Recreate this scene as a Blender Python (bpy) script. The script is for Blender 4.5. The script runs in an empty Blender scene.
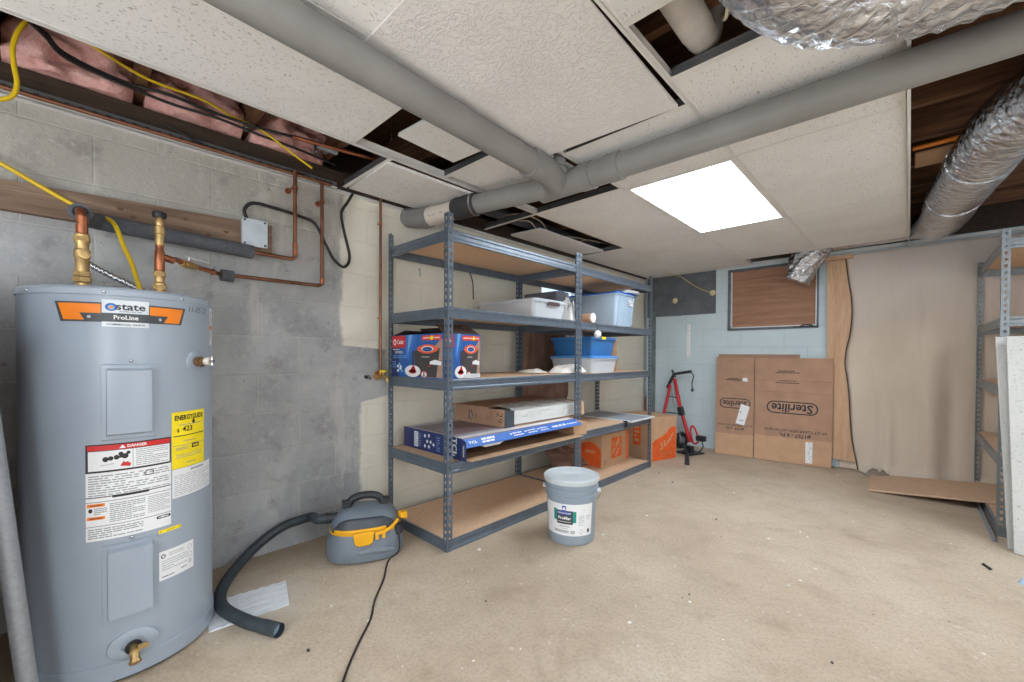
import bpy, math, random
from mathutils import Vector, Matrix, noise
random.seed(7)
D = bpy.data
COL = bpy.context.scene.collection
PI = math.pi

# ------------------------------------------------------------------ camera numbers
CF, CCY, CPITCH, CROLL, CYAW = 418.2, 360.5, -.012, .005, .7599
CAM = Vector((1.790, -1.385, 1.065))
_s, _c = math.sin(CYAW), math.cos(CYAW)
FW = Vector((-_s * math.cos(CPITCH), _c * math.cos(CPITCH), math.sin(CPITCH)))
RT0 = Vector((_c, _s, 0)); UP0 = RT0.cross(FW)
RT = RT0 * math.cos(CROLL) + UP0 * math.sin(CROLL)
UP = -RT0 * math.sin(CROLL) + UP0 * math.cos(CROLL)
def at(x, y, ax, v):
    """the point of the plane ax = v seen at photo pixel (x, y): used to measure where things stand"""
    d = FW + RT * ((x - 512) / CF) + UP * ((CCY - y) / CF)
    i = 'xyz'.index(ax)
    return CAM + d * ((v - CAM[i]) / d[i])

# ------------------------------------------------------------------ materials
def lin(c):
    return tuple(((x / 255) / 12.92 if x / 255 <= .04045 else ((x / 255 + .055) / 1.055) ** 2.4) for x in c) + (1.0,)
class NT:
    def __init__(s, name):
        s.m = D.materials.new(name); s.m.use_nodes = True
        s.t = s.m.node_tree; s.n = s.t.nodes; s.l = s.t.links
        s.b = s.n['Principled BSDF']; s.out = s.n['Material Output']
    def new(s, typ, **kw):
        n = s.n.new(typ)
        for k, v in kw.items(): setattr(n, k, v)
        return n
    def link(s, a, b): s.l.new(a, b)
    def pos(s, scale=(1, 1, 1)):
        g = s.new('ShaderNodeNewGeometry')
        if scale == (1, 1, 1): return g.outputs['Position']
        v = s.new('ShaderNodeVectorMath', operation='MULTIPLY'); s.link(g.outputs['Position'], v.inputs[0]); v.inputs[1].default_value = scale
        return v.outputs[0]
    def noise(s, vec, scale, detail=4, rough=.55, dist=0):
        n = s.new('ShaderNodeTexNoise'); n.inputs['Scale'].default_value = scale; n.inputs['Detail'].default_value = detail
        n.inputs['Roughness'].default_value = rough; n.inputs['Distortion'].default_value = dist
        s.link(vec, n.inputs['Vector']); return n.outputs['Fac']
    def ramp(s, fac, stops):
        r = s.new('ShaderNodeValToRGB'); e = r.color_ramp.elements
        while len(e) < len(stops): e.new(.5)
        for k, (p, c) in enumerate(stops): e[k].position = p; e[k].color = c if len(c) == 4 else lin(c)
        s.link(fac, r.inputs['Fac']); return r.outputs['Color']
    def mix(s, fac, a, b, blend='MIX'):
        m = s.new('ShaderNodeMix', data_type='RGBA', blend_type=blend)
        if isinstance(fac, (int, float)): m.inputs[0].default_value = fac
        else: s.link(fac, m.inputs[0])
        for idx, v in ((6, a), (7, b)):
            sock = m.inputs[idx]
            if isinstance(v, tuple): sock.default_value = v if len(v) == 4 else lin(v)
            elif not isinstance(v, (int, float)): s.link(v, sock)
        return m.outputs[2]
    def math(s, op, a, b=0.0, c=None, clamp=False):
        m = s.new('ShaderNodeMath', operation=op); m.use_clamp = clamp
        for i, v in enumerate((a, b) if c is None else (a, b, c)):
            if isinstance(v, (int, float)): m.inputs[i].default_value = v
            else: s.link(v, m.inputs[i])
        return m.outputs[0]
    def xyz(s):
        g = s.new('ShaderNodeNewGeometry'); x = s.new('ShaderNodeSeparateXYZ'); s.link(g.outputs['Position'], x.inputs[0])
        return x.outputs
    def bump(s, h, strength=.3, dist=.01):
        b = s.new('ShaderNodeBump'); b.inputs['Strength'].default_value = strength; b.inputs['Distance'].default_value = dist
        s.link(h, b.inputs['Height']); s.link(b.outputs[0], s.b.inputs['Normal']); return b
    def base(s, v):
        if isinstance(v, tuple): s.b.inputs['Base Color'].default_value = v if len(v) == 4 else lin(v)
        else: s.link(v, s.b.inputs['Base Color'])
    def set(s, rough=None, metal=None, spec=None):
        if rough is not None: s.b.inputs['Roughness'].default_value = rough
        if metal is not None: s.b.inputs['Metallic'].default_value = metal
        if spec is not None: s.b.inputs['Specular IOR Level'].default_value = spec

_M = {}
def M(name, col=(128, 128, 128), rough=.5, metal=0., var=.06, scale=12., bump=0., bscale=None, stretch=(1, 1, 1), spec=None):
    if name in _M: return _M[name]
    t = NT(name); v = t.pos(stretch)
    f = t.noise(v, scale, 5)
    a = lin(col); lo = tuple(x * (1 - var * 2) for x in a[:3]) + (1,); hi = tuple(min(1, x * (1 + var * 2)) for x in a[:3]) + (1,)
    t.base(t.ramp(f, [(.3, lo), (.7, hi)])); t.set(rough, metal, spec)
    if bump: t.bump(t.noise(v, bscale or scale * 4, 5), bump, .004)
    _M[name] = t.m; return t.m

def glassy(name, col, alpha, rough=.25):
    t = NT(name); f = t.noise(t.pos(), 9, 3)
    a = lin(col); t.base(t.ramp(f, [(.3, tuple(x * .93 for x in a[:3]) + (1,)), (.7, a)])); t.set(rough, 0)
    tr = t.new('ShaderNodeBsdfTransparent'); mx = t.new('ShaderNodeMixShader'); mx.inputs[0].default_value = alpha
    tr.inputs[0].default_value = tuple(.5 + .5 * x for x in a[:3]) + (1,)
    t.link(tr.outputs[0], mx.inputs[1]); t.link(t.b.outputs[0], mx.inputs[2]); t.link(mx.outputs[0], t.out.inputs[0])
    return t.m
def emit(name, col, strength):
    t = NT(name); t.b.inputs['Emission Color'].default_value = lin(col); t.b.inputs['Emission Strength'].default_value = strength
    t.base((245, 245, 245)); return t.m

def make_floor_mat():
    t = NT('concrete floor'); p = t.pos()
    big = t.noise(p, 1.3, 6, .6, .4); mid = t.noise(p, 6, 6, .65); fine = t.noise(p, 70, 4, .7)
    c = t.ramp(big, [(.28, (178, 160, 139)), (.5, (195, 178, 157)), (.72, (205, 191, 172))])
    c = t.mix(t.math('MULTIPLY', t.ramp_f(mid, .5, .72), .5), c, (168, 150, 128))
    c = t.mix(t.math('MULTIPLY', t.ramp_f(fine, .45, .75), .5), c, (140, 122, 102))
    gr = t.noise(p, 240, 3, .7); c = t.mix(t.math('MULTIPLY', t.ramp_f(gr, .5, .75), .4), c, (128, 110, 92))
    bl = t.noise(p, 3.1, 6, .7, .8); c = t.mix(t.math('MULTIPLY', t.ramp_f(bl, .52, .7), .45), c, (158, 140, 118))
    ds = t.noise(p, 17, 3, .6); c = t.mix(t.math('MULTIPLY', t.ramp_f(ds, .70, .76), .45), c, (120, 102, 86))
    sp = t.noise(p, 26, 2, .5); c = t.mix(t.math('MULTIPLY', t.ramp_f(sp, .68, .74), .5), c, (214, 204, 190))
    # pale mineral bloom beside the water heater
    x, y, z = t.xyz()
    dx = t.math('SUBTRACT', x, -.22); dy = t.math('SUBTRACT', y, -.86)
    r = t.math('SQRT', t.math('ADD', t.math('MULTIPLY', dx, dx), t.math('MULTIPLY', dy, dy)))
    r = t.math('ADD', r, t.math('MULTIPLY', t.math('SUBTRACT', mid, .5), .5))
    c = t.mix(t.math('MULTIPLY', t.ramp_f(r, .30, .12), .55), c, (196, 188, 176))
    # browner and darker towards the block wall
    e = t.math('ADD', x, t.math('MULTIPLY', t.math('SUBTRACT', big, .5), .5))
    c = t.mix(t.math('MULTIPLY', t.ramp_f(e, -.35, -.62), .45), c, (138, 117, 96))
    t.base(c); t.set(.72, 0, .3)
    t.bump(t.math('ADD', t.math('MULTIPLY', fine, .5), mid), .22, .006)
    return t.m
def _ramp_f(s, fac, lo, hi):
    m = s.new('ShaderNodeMapRange'); m.clamp = True
    m.inputs['From Min'].default_value = lo; m.inputs['From Max'].default_value = hi
    s.link(fac, m.inputs['Value']); return m.outputs[0]
NT.ramp_f = _ramp_f

def brick_node(t, ua, va, off=(0, 0)):
    c = t.new('ShaderNodeCombineXYZ')
    t.link(t.math('ADD', ua, off[0]), c.inputs[0]); t.link(t.math('ADD', va, off[1]), c.inputs[1])
    b = t.new('ShaderNodeTexBrick'); b.inputs['Scale'].default_value = 1; b.inputs['Brick Width'].default_value = .406
    b.inputs['Row Height'].default_value = .2032; b.inputs['Mortar Size'].default_value = .005; b.inputs['Mortar Smooth'].default_value = .4
    b.inputs['Color1'].default_value = (.42, .42, .42, 1); b.inputs['Color2'].default_value = (.62, .62, .62, 1); b.inputs['Mortar'].default_value = (.5, .5, .5, 1)
    t.link(c.outputs[0], b.inputs['Vector']); return b
def make_left_wall_mat():
    t = NT('block wall partly painted'); p = t.pos(); x, y, z = t.xyz()
    b = brick_node(t, y, z, (.1, .06)); n1 = t.noise(p, 1.7, 6, .65, .6); n2 = t.noise(p, 7, 6, .7); n3 = t.noise(p, 60, 4, .7)
    bare = t.ramp(n1, [(.3, (142, 143, 144)), (.5, (166, 167, 168)), (.7, (184, 184, 184))])
    bare = t.mix(.35, bare, b.outputs['Color'], 'OVERLAY')
    up = t.ramp_f(t.math('ADD', z, t.math('MULTIPLY', n2, .1)), 1.55, 1.85)
    bare = t.mix(t.math('MULTIPLY', up, .7), bare, (170, 163, 151))
    bare = t.mix(t.math('MULTIPLY', b.outputs['Fac'], .45), bare, (186, 184, 178))
    bare = t.mix(t.math('MULTIPLY', t.ramp_f(n2, .54, .68), .5), bare, (122, 119, 116))
    bare = t.mix(t.math('MULTIPLY', t.ramp_f(t.noise(p, 30, 4, .7), .56, .72), .45), bare, (196, 194, 190))
    bare = t.mix(t.math('MULTIPLY', t.ramp_f(t.noise(p, 22, 3, .6), .68, .74), .5), bare, (104, 100, 97))
    smear = t.math('MULTIPLY', t.ramp_f(t.noise(t.pos((1, 3, .8)), 2.2, 5, .6), .58, .66), .4)
    bare = t.mix(smear, bare, (204, 201, 194))
    # cream paint begins past a ragged edge; a bare patch is left round the spigot
    edge = t.math('ADD', y, t.math('MULTIPLY', t.math('SUBTRACT', t.noise(p, 5, 4, .6), .5), .12))
    lim_hi = t.math('MULTIPLY', t.ramp_f(z, 1.12, 1.10), .30)     # lower than 1.1 m the edge lies .3 m further
    lim_lo = t.math('MULTIPLY', t.ramp_f(z, .80, .77), -.18)
    lim = t.math('ADD', t.math('ADD', lim_hi, lim_lo), -.27)
    paint = t.ramp_f(t.math('SUBTRACT', edge, lim), -.012, .012)
    pc = t.ramp(n1, [(.3, (214, 210, 196)), (.6, (226, 222, 208)), (.8, (231, 229, 219))])
    pc = t.mix(t.math('MULTIPLY', t.ramp_f(n2, .6, .75), .3), pc, (190, 184, 168))
    t.base(t.mix(paint, bare, pc)); t.set(.8, 0, .25)
    h = t.math('ADD', t.math('MULTIPLY', t.math('SUBTRACT', 1, b.outputs['Fac']), 1.0), t.math('MULTIPLY', n3, .8))
    h = t.math('ADD', h, t.math('MULTIPLY', n2, 1.2))
    t.bump(h, .6, .010); return t.m
def make_back_wall_mat():
    t = NT('pale blue painted block'); p = t.pos(); x, y, z = t.xyz()
    b = brick_node(t, x, z, (.17, .05)); n1 = t.noise(p, 2.2, 5, .6); n3 = t.noise(p, 50, 4, .7); n2 = t.noise(p, 9, 4, .6)
    c = t.ramp(n1, [(.3, (192, 208, 214)), (.7, (206, 220, 226))])
    c = t.mix(t.math('MULTIPLY', b.outputs['Fac'], .22), c, (150, 166, 174))
    m = t.math('MULTIPLY', t.ramp_f(t.math('ADD', x, t.math('MULTIPLY', n2, .01)), .180, .174), t.ramp_f(t.math('ADD', z, t.math('MULTIPLY', n2, .02)), 1.567, 1.573))
    g = t.ramp(n2, [(.3, (88, 92, 98)), (.7, (112, 116, 122))])
    c = t.mix(m, c, g); t.base(c); t.set(.6, 0, .35)
    t.bump(t.math('ADD', t.math('SUBTRACT', 1, b.outputs['Fac']), t.math('MULTIPLY', n3, .5)), .4, .007); return t.m
def make_tile_mat(nm='fissured ceiling tile', c1=(226, 224, 222), c2=(235, 234, 232), sc_=48, axis=(2.2, 1, 1)):
    t = NT(nm); p = t.pos()
    g = t.new('ShaderNodeTexNoise'); g.inputs['Scale'].default_value = 30; g.inputs['Detail'].default_value = 2; t.link(p, g.inputs['Vector'])
    v = t.new('ShaderNodeVectorMath', operation='MULTIPLY_ADD'); t.link(g.outputs['Color'], v.inputs[0]); v.inputs[1].default_value = (.035, .035, .035); t.link(p, v.inputs[2])
    s2 = t.new('ShaderNodeVectorMath', operation='MULTIPLY'); t.link(v.outputs[0], s2.inputs[0]); s2.inputs[1].default_value = axis
    vo = t.new('ShaderNodeTexVoronoi'); vo.inputs['Scale'].default_value = sc_; t.link(s2.outputs[0], vo.inputs['Vector'])
    vo2 = t.new('ShaderNodeTexVoronoi'); vo2.inputs['Scale'].default_value = 150; t.link(v.outputs[0], vo2.inputs['Vector'])
    fis = t.ramp_f(vo.outputs['Distance'], .24, .16)
    dot = t.math('MULTIPLY', t.ramp_f(vo2.outputs['Distance'], .22, .12), .35)
    hole = t.math('MAXIMUM', fis, dot)
    c = t.ramp(t.noise(p, 3, 4), [(.3, c1), (.7, c2)])
    t.base(t.mix(t.math('MULTIPLY', hole, .5), c, (130, 124, 118))); t.set(.9, 0, .15)
    t.bump(t.math('SUBTRACT', t.math('MULTIPLY', t.noise(p, 90, 3), .4), hole), .55, .004); return t.m
def make_stipple_mat():
    t = NT('stippled ceiling panel'); p = t.pos(); n = t.noise(p, 46, 5, .55, 1.2)
    t.base(t.ramp(t.noise(p, 3, 4), [(.3, (224, 220, 218)), (.7, (232, 229, 227))])); t.set(.85, 0, .2)
    t.bump(t.ramp_f(n, .45, .56), .55, .006); return t.m
def make_foil(name='crinkled foil', tint=(226, 228, 232)):
    t = NT(name); p = t.pos()
    vo = t.new('ShaderNodeTexVoronoi', feature='SMOOTH_F1'); vo.inputs['Scale'].default_value = 26; t.link(t.pos((1, 1.6, 1.3)), vo.inputs['Vector'])
    n = t.noise(p, 34, 5, .6, 1.5); n2 = t.noise(p, 9, 3, .6, .8)
    h = t.math('ADD', t.math('ADD', vo.outputs['Distance'], t.math('MULTIPLY', n, .6)), t.math('MULTIPLY', n2, 1.1))
    t.base(t.ramp(n2, [(.3, (200, 203, 210)), (.7, tint)])); t.set(.23, 1.0)
    t.bump(h, .75, .02); return t.m
def make_wood(name, c1, c2, axis='y', rough=.65, scale=9., bump=.15):
    t = NT(name); st = {'x': (.25, 3, 3), 'y': (3, .25, 3), 'z': (3, 3, .25)}[axis]
    n = t.noise(t.pos(st), scale, 6, .6, 1.0); f = t.noise(t.pos(tuple(x * 2 for x in st)), scale * 3, 4, .6)
    c = t.ramp(n, [(.28, c1), (.5, tuple((a + b) / 2 for a, b in zip(c1, c2))), (.72, c2)])
    c = t.mix(t.math('MULTIPLY', t.ramp_f(f, .5, .75), .35), c, tuple(x * .7 for x in c1))
    t.base(c); t.set(rough, 0, .3); t.bump(f, bump, .003); return t.m
def make_insulation():
    t = NT('pink fibreglass'); p = t.pos(); n = t.noise(p, 14, 6, .7, 1.5)
    t.base(t.ramp(n, [(.25, (204, 140, 134)), (.5, (236, 182, 174)), (.75, (250, 214, 206))])); t.set(.95, 0, .1)
    t.bump(t.noise(p, 40, 6, .75), .8, .02); return t.m
def make_cloth(name, c1, c2, rough=.9):
    t = NT(name); p = t.pos(); n = t.noise(p, 3, 5, .6); w = t.noise(p, 160, 2)
    t.base(t.ramp(n, [(.3, c1), (.7, c2)])); t.set(rough, 0, .15); t.bump(w, .2, .002); return t.m
def make_sheet():
    t = NT('tan sheeting'); p = t.pos((1, 1, .5)); n = t.noise(p, 1.6, 5, .6, .5); x, y, z = t.xyz()
    c = t.ramp(n, [(.3, (200, 184, 166)), (.55, (212, 198, 181)), (.75, (218, 206, 192))])
    st = t.noise(t.pos((6, 1, .7)), 1.2, 4, .6)
    c = t.mix(t.math('MULTIPLY', t.ramp_f(st, .52, .74), .25), c, (156, 136, 118))
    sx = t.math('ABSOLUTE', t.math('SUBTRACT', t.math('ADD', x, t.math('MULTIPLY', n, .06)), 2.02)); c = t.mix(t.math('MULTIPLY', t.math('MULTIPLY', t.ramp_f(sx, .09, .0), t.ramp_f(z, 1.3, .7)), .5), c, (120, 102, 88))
    # mauve tint towards the top of the sheet
    c = t.mix(t.math('MULTIPLY', t.ramp_f(z, 1.2, 1.9), .55), c, (198, 190, 190))
    t.base(c); t.set(.85, 0, .2); t.bump(t.noise(p, 24, 4), .15, .006); return t.m

m_floor = make_floor_mat(); m_wl = make_left_wall_mat(); m_wb = make_back_wall_mat()
m_tile = make_tile_mat(); m_tile2 = make_tile_mat('loose ceiling tile', (188, 188, 184), (202, 201, 197), 44, (1, 1, 2.4)); m_stip = make_stipple_mat(); m_foil = make_foil()
m_wood_dark = make_wood('old joist timber', (76, 52, 38), (130, 92, 64), 'x')
m_wood_sill = make_wood('dark sill timber', (42, 33, 27), (74, 58, 46), 'y')
m_wood_board = make_wood('weathered board', (108, 86, 72), (158, 134, 114), 'y', .8)
m_wood_win = make_wood('window plywood', (142, 102, 80), (176, 134, 108), 'x', .6, 6)
m_ply = make_wood('pale plywood', (190, 152, 120), (212, 178, 146), 'z', .65, 5, .08)
m_subfl = make_wood('subfloor boards', (70, 52, 40), (112, 84, 60), 'y')
m_particle = M('particle board', (214, 180, 148), .75, 0, .05, 60)
m_hardboard = M('brown hardboard', (200, 168, 140), .7, 0, .05, 30)
m_ins = make_insulation()
m_white_wall = M('white wall paint', (226, 224, 220), .8, 0, .02, 3)
m_steel = M('blue grey shelf steel', (98, 109, 122), .32, .3, .07, 20, spec=.5)
m_steel_greylit = M('grey shelf steel', (128, 134, 138), .42, .35, .06, 20)  # same blue grey steel, its colour greyed for the light at the right
m_grid = M('white grid steel', (224, 222, 218), .45, .0, .03, 8)
m_grid_raw = M('galvanised grid steel', (120, 122, 124), .4, .6, .06, 16)
m_pvc = M('grey painted pipe', (134, 133, 131), .5, 0, .05, 5, .04)
m_pvc_w = M('white pvc', (214, 205, 194), .4, 0, .03, 6)
m_rubber = M('black rubber', (62, 62, 64), .6, 0, .06, 10)
m_black = M('black plastic', (34, 35, 38), .5, 0, .08, 14)
m_copper = M('copper', (178, 112, 80), .34, .85, .14, 16)
m_copper_d = M('dull copper', (140, 96, 74), .42, .75, .16, 14)
m_brass = M('brass', (200, 168, 114), .38, .8, .1, 20)
m_chrome = M('bright steel', (200, 202, 206), .25, .9, .05, 16)
m_tank = M('tank enamel', (156, 167, 180), .3, .0, .02, 4, spec=.5)
m_tank_d = M('tank grey trim', (122, 136, 152), .35, .0, .03, 6)
m_foam = M('grey pipe foam', (86, 88, 94), .85, 0, .1, 40, .2, 90)
m_yellow = M('yellow cable', (222, 186, 30), .45, 0, .05, 10)
m_cable = M('black cable', (30, 29, 29), .5, 0, .1, 10)
m_greycable = M('cream cable', (206, 196, 172), .5, 0, .05, 10)
m_paper = M('white print stock', (232, 233, 235), .45, 0, .02, 6)
m_ink = M('black ink', (34, 34, 36), .5, 0, .03, 6)
m_inkgrey = M('grey small print', (146, 148, 152), .6, 0, .03, 6)
m_red = M('red print', (206, 40, 42), .45, 0, .03, 6)
m_orange = M('orange print', (240, 132, 26), .4, 0, .03, 6)
m_yel = M('yellow print', (246, 220, 30), .45, 0, .03, 6)
m_dkbar = M('dark grey print', (66, 68, 72), .4, 0, .03, 6)
m_blue = M('blue print', (30, 92, 168), .4, 0, .04, 6)
m_navy = M('navy print', (28, 48, 104), .4, 0, .05, 6)
m_bright = M('bright blue print', (58, 112, 196), .4, 0, .05, 6)
m_sky = M('sky blue print', (112, 176, 226), .4, 0, .04, 6)
m_teal = M('teal print', (18, 140, 128), .4, 0, .03, 6)
m_card = M('brown cardboard', (192, 156, 124), .8, 0, .04, 9, .05, 60)
m_card_d = M('darker cardboard', (172, 136, 112), .8, 0, .05, 9, .05, 60)
m_card_in = M('cardboard inside', (150, 114, 84), .85, 0, .05, 9)
m_hdo = M('orange box print', (226, 96, 38), .7, 0, .05, 12)
m_hdtan = M('tan lettering', (206, 168, 128), .7, 0, .04, 12)
m_bucket = M('grey bucket plastic', (142, 156, 168), .4, 0, .03, 5)
m_lid = M('pale lid plastic', (198, 206, 211), .45, 0, .03, 5)
m_vac_g = M('vacuum grey plastic', (112, 122, 132), .45, 0, .05, 8)
m_vac_d = M('vacuum dark top', (62, 68, 76), .45, 0, .12, 10)
m_vac_b = M('vacuum black plastic', (38, 41, 46), .5, 0, .12, 10)
m_vac_y = M('vacuum yellow', (238, 172, 24), .42, 0, .04, 8)
m_hose = M('black hose', (52, 60, 66), .5, 0, .12, 24)
m_redpaint = M('red enamel', (196, 26, 40), .35, 0, .05, 8)
m_clear = glassy('frosted clear plastic', (226, 232, 238), .62)
m_clearblue = glassy('cool clear plastic', (192, 214, 234), .7)
m_bluetote = glassy('blue tinted plastic', (58, 122, 186), .86)
m_bluelid = M('blue lid plastic', (36, 96, 190), .4, 0, .04, 6)
m_bluelid2 = M('light blue lid plastic', (78, 146, 214), .4, 0, .04, 6)
m_brown_cloth = make_cloth('brown cloth', (116, 92, 80), (150, 122, 108))
m_white_cloth = make_cloth('white cloth', (216, 210, 202), (238, 233, 226))
m_bag = glassy('white plastic film', (236, 236, 236), .8, .3)
m_greyfab = make_cloth('dark grey fabric', (74, 74, 82), (110, 110, 118))
m_sheet = make_sheet()
m_wrap = glassy('shrink wrap', (222, 224, 222), .82, .15)
m_screen = M('grey mesh screen', (158, 166, 178), .6, 0, .04, 60)
m_alu = M('white aluminium', (220, 224, 228), .4, .1, .03, 10)
m_glass = glassy('window pane', (210, 226, 240), .12, .05)
m_winframe = M('grey window paint', (98, 104, 110), .6, 0, .08, 10)
m_bluepaint = M('blue frame paint', (84, 140, 190), .5, 0, .05, 8)
m_galv = M('galvanised tube', (152, 156, 162), .5, .35, .05, 90)
m_zinc = M('zinc strip', (222, 226, 230), .5, .05, .08, 10, stretch=(8, 1, 1))
m_crumb = M('white crumbs', (232, 228, 220), .8, 0, .04, 20)
m_pipewrap = M('dirty white wrap', (196, 190, 184), .7, 0, .08, 10, .15)
m_panel_on = emit('lit light panel', (236, 246, 255), 12.0)

# ------------------------------------------------------------------ mesh helpers
WL = {}
class MB:
    def __init__(s): s.v = []; s.f = []; s.mi = []; s.ms = []
    def add(s, vs, fs, m):
        o = len(s.v); s.v += [Vector(v) for v in vs]
        if m not in s.ms: s.ms.append(m)
        k = s.ms.index(m)
        for f in fs: s.f.append([i + o for i in f]); s.mi.append(k)
        return s
    def box(s, lo, hi, m, M4=None):
        x0, y0, z0 = lo; x1, y1, z1 = hi
        vs = [(x0, y0, z0), (x1, y0, z0), (x1, y1, z0), (x0, y1, z0), (x0, y0, z1), (x1, y0, z1), (x1, y1, z1), (x0, y1, z1)]
        if M4: vs = [M4 @ Vector(v) for v in vs]
        return s.add(vs, [(0, 3, 2, 1), (4, 5, 6, 7), (0, 1, 5, 4), (1, 2, 6, 5), (2, 3, 7, 6), (3, 0, 4, 7)], m)
    def hexa(s, p, m):
        return s.add(p, [(0, 3, 2, 1), (4, 5, 6, 7), (0, 1, 5, 4), (1, 2, 6, 5), (2, 3, 7, 6), (3, 0, 4, 7)], m)
    def slab(s, quad, thick, m):
        """quad: four points counter-clockwise seen from its normal; thickened backwards"""
        q = [Vector(p) for p in quad]; n = (q[1] - q[0]).cross(q[3] - q[0]).normalized() * thick
        return s.hexa([p - n for p in q] + q, m)
    def prism(s, pts, vec, m):
        n = len(pts); a = [Vector(p) for p in pts]; b = [p + Vector(vec) for p in a]
        return s.add(a + b, [tuple(range(n))[::-1], tuple(range(n, 2 * n))] + [(i, (i + 1) % n, n + (i + 1) % n, n + i) for i in range(n)], m)
    def tube(s, path, r, m, seg=12, caps=True, rfun=None):
        P = [Vector(p) for p in path]; n = len(P); vs = []; T = []
        for i in range(n): T.append((P[min(i + 1, n - 1)] - P[max(i - 1, 0)]).normalized())
        u = T[0].orthogonal().normalized()
        for i in range(n):
            if i:
                q = T[i - 1].rotation_difference(T[i]); u = (q @ u)
            u = (u - T[i] * u.dot(T[i])).normalized(); w = T[i].cross(u)
            for k in range(seg):
                a = 2 * PI * k / seg; rr = r[i] if isinstance(r, (list, tuple)) else r
                if rfun: rr = rfun(i, k, a, rr, P[i])
                vs.append(P[i] + (u * math.cos(a) + w * math.sin(a)) * rr)
        fs = [(i * seg + k, i * seg + (k + 1) % seg, (i + 1) * seg + (k + 1) % seg, (i + 1) * seg + k) for i in range(n - 1) for k in range(seg)]
        if caps: fs += [tuple(range(seg))[::-1], tuple(range((n - 1) * seg, n * seg))]
        return s.add(vs, fs, m)
    def lathe(s, prof, c, m, seg=32, axis=None, caps=True, sx=1, sy=1):
        """prof: (radius, height) pairs about the vertical (or axis) through c"""
        c = Vector(c); R = Vector((0, 0, 1)).rotation_difference(Vector(axis).normalized()).to_matrix() if axis else Matrix.Identity(3)
        vs = []; n = len(prof)
        for r, h in prof:
            for k in range(seg):
                a = 2 * PI * k / seg; vs.append(c + R @ Vector((r * math.cos(a) * sx, r * math.sin(a) * sy, h)))
        fs = [(i * seg + k, i * seg + (k + 1) % seg, (i + 1) * seg + (k + 1) % seg, (i + 1) * seg + k) for i in range(n - 1) for k in range(seg)]
        if caps: fs += [tuple(range(seg))[::-1], tuple(range((n - 1) * seg, n * seg))]
        return s.add(vs, fs, m)
    def ball(s, c, r, m, seg=16, rings=10, sc=(1, 1, 1), crumple=0, seed=0):
        vs = []; c = Vector(c)
        for i in range(1, rings):
            t = PI * i / rings
            for k in range(seg):
                a = 2 * PI * k / seg; d = Vector((math.sin(t) * math.cos(a), math.sin(t) * math.sin(a), math.cos(t)))
                rr = r * (1 + crumple * noise.noise(d * 2.3 + Vector((seed, 0, 0))))
                vs.append(c + Vector((d.x * sc[0], d.y * sc[1], d.z * sc[2])) * rr)
        top = len(vs); vs += [c + Vector((0, 0, r * sc[2])), c - Vector((0, 0, r * sc[2]))]
        fs = [(i * seg + k, (i + 1) * seg + k, (i + 1) * seg + (k + 1) % seg, i * seg + (k + 1) % seg) for i in range(rings - 2) for k in range(seg)]
        fs += [(top, k, (k + 1) % seg) for k in range(seg)] + [(top + 1, (rings - 2) * seg + (k + 1) % seg, (rings - 2) * seg + k) for k in range(seg)]
        return s.add(vs, fs, m)
    def grid(s, fn, nu, nv, m):
        vs = [fn(i / nu, j / nv) for j in range(nv + 1) for i in range(nu + 1)]
        return s.add(vs, [(j * (nu + 1) + i, j * (nu + 1) + i + 1, (j + 1) * (nu + 1) + i + 1, (j + 1) * (nu + 1) + i) for j in range(nv) for i in range(nu)], m)
    def build(s, name, parent=None, smooth=None, bevel=0, solid=0, sub=0, seg=2):
        if parent is None:
            xs = [v.x for v in s.v]; ys = [v.y for v in s.v]
            o = Vector(((min(xs) + max(xs)) / 2, (min(ys) + max(ys)) / 2, min(v.z for v in s.v)))
        else: o = WL[parent.name]
        me = D.meshes.new(name); me.from_pydata([v - o for v in s.v], [], s.f)
        for m in s.ms: me.materials.append(m)
        me.polygons.foreach_set('material_index', s.mi)
        if smooth is not None:
            me.polygons.foreach_set('use_smooth', [True] * len(s.f)); me.update(); me.set_sharp_from_angle(angle=math.radians(smooth))
        me.update()
        ob = D.objects.new(name, me); COL.objects.link(ob)
        if parent is None: ob.location = o
        else: ob.parent = parent
        WL[ob.name] = o
        if solid:
            k = ob.modifiers.new('solid', 'SOLIDIFY'); k.thickness = solid; k.offset = 0
        if bevel:
            k = ob.modifiers.new('bevel', 'BEVEL'); k.width = bevel; k.segments = seg; k.limit_method = 'ANGLE'; k.angle_limit = math.radians(40); k.use_clamp_overlap = True
        if sub:
            k = ob.modifiers.new('sub', 'SUBSURF'); k.levels = sub; k.render_levels = sub
        return ob
def smooth_path(pts, n=8):
    P = [Vector(p) for p in pts]; out = []
    P = [P[0] * 2 - P[1]] + P + [P[-1] * 2 - P[-2]]
    for i in range(1, len(P) - 2):
        a, b, c, d = P[i - 1:i + 3]
        for k in range(n):
            t = k / n
            out.append(.5 * ((2 * b) + (c - a) * t + (2 * a - 5 * b + 4 * c - d) * t * t + (3 * b - a - 3 * c + d) * t ** 3))
    out.append(P[-2]); return out
def round_path(pts, rad, n=6):
    """polyline with rounded corners, for bent pipe"""
    P = [Vector(p) for p in pts]; out = [P[0]]
    for i in range(1, len(P) - 1):
        a = (P[i - 1] - P[i]); b = (P[i + 1] - P[i]); r = min(rad, a.length * .49, b.length * .49)
        p0 = P[i] + a.normalized() * r; p1 = P[i] + b.normalized() * r
        for k in range(n + 1):
            t = k / n; out.append(p0 * (1 - t) ** 2 + P[i] * 2 * t * (1 - t) + p1 * t * t)
    out.append(P[-1]); return out
def tag(o, label=None, cat=None, group=None, kind=None):
    if label: o['label'] = label
    if cat: o['category'] = cat
    if group: o['group'] = group
    if kind or cat: o['kind'] = kind or 'thing'
    return o
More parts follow.
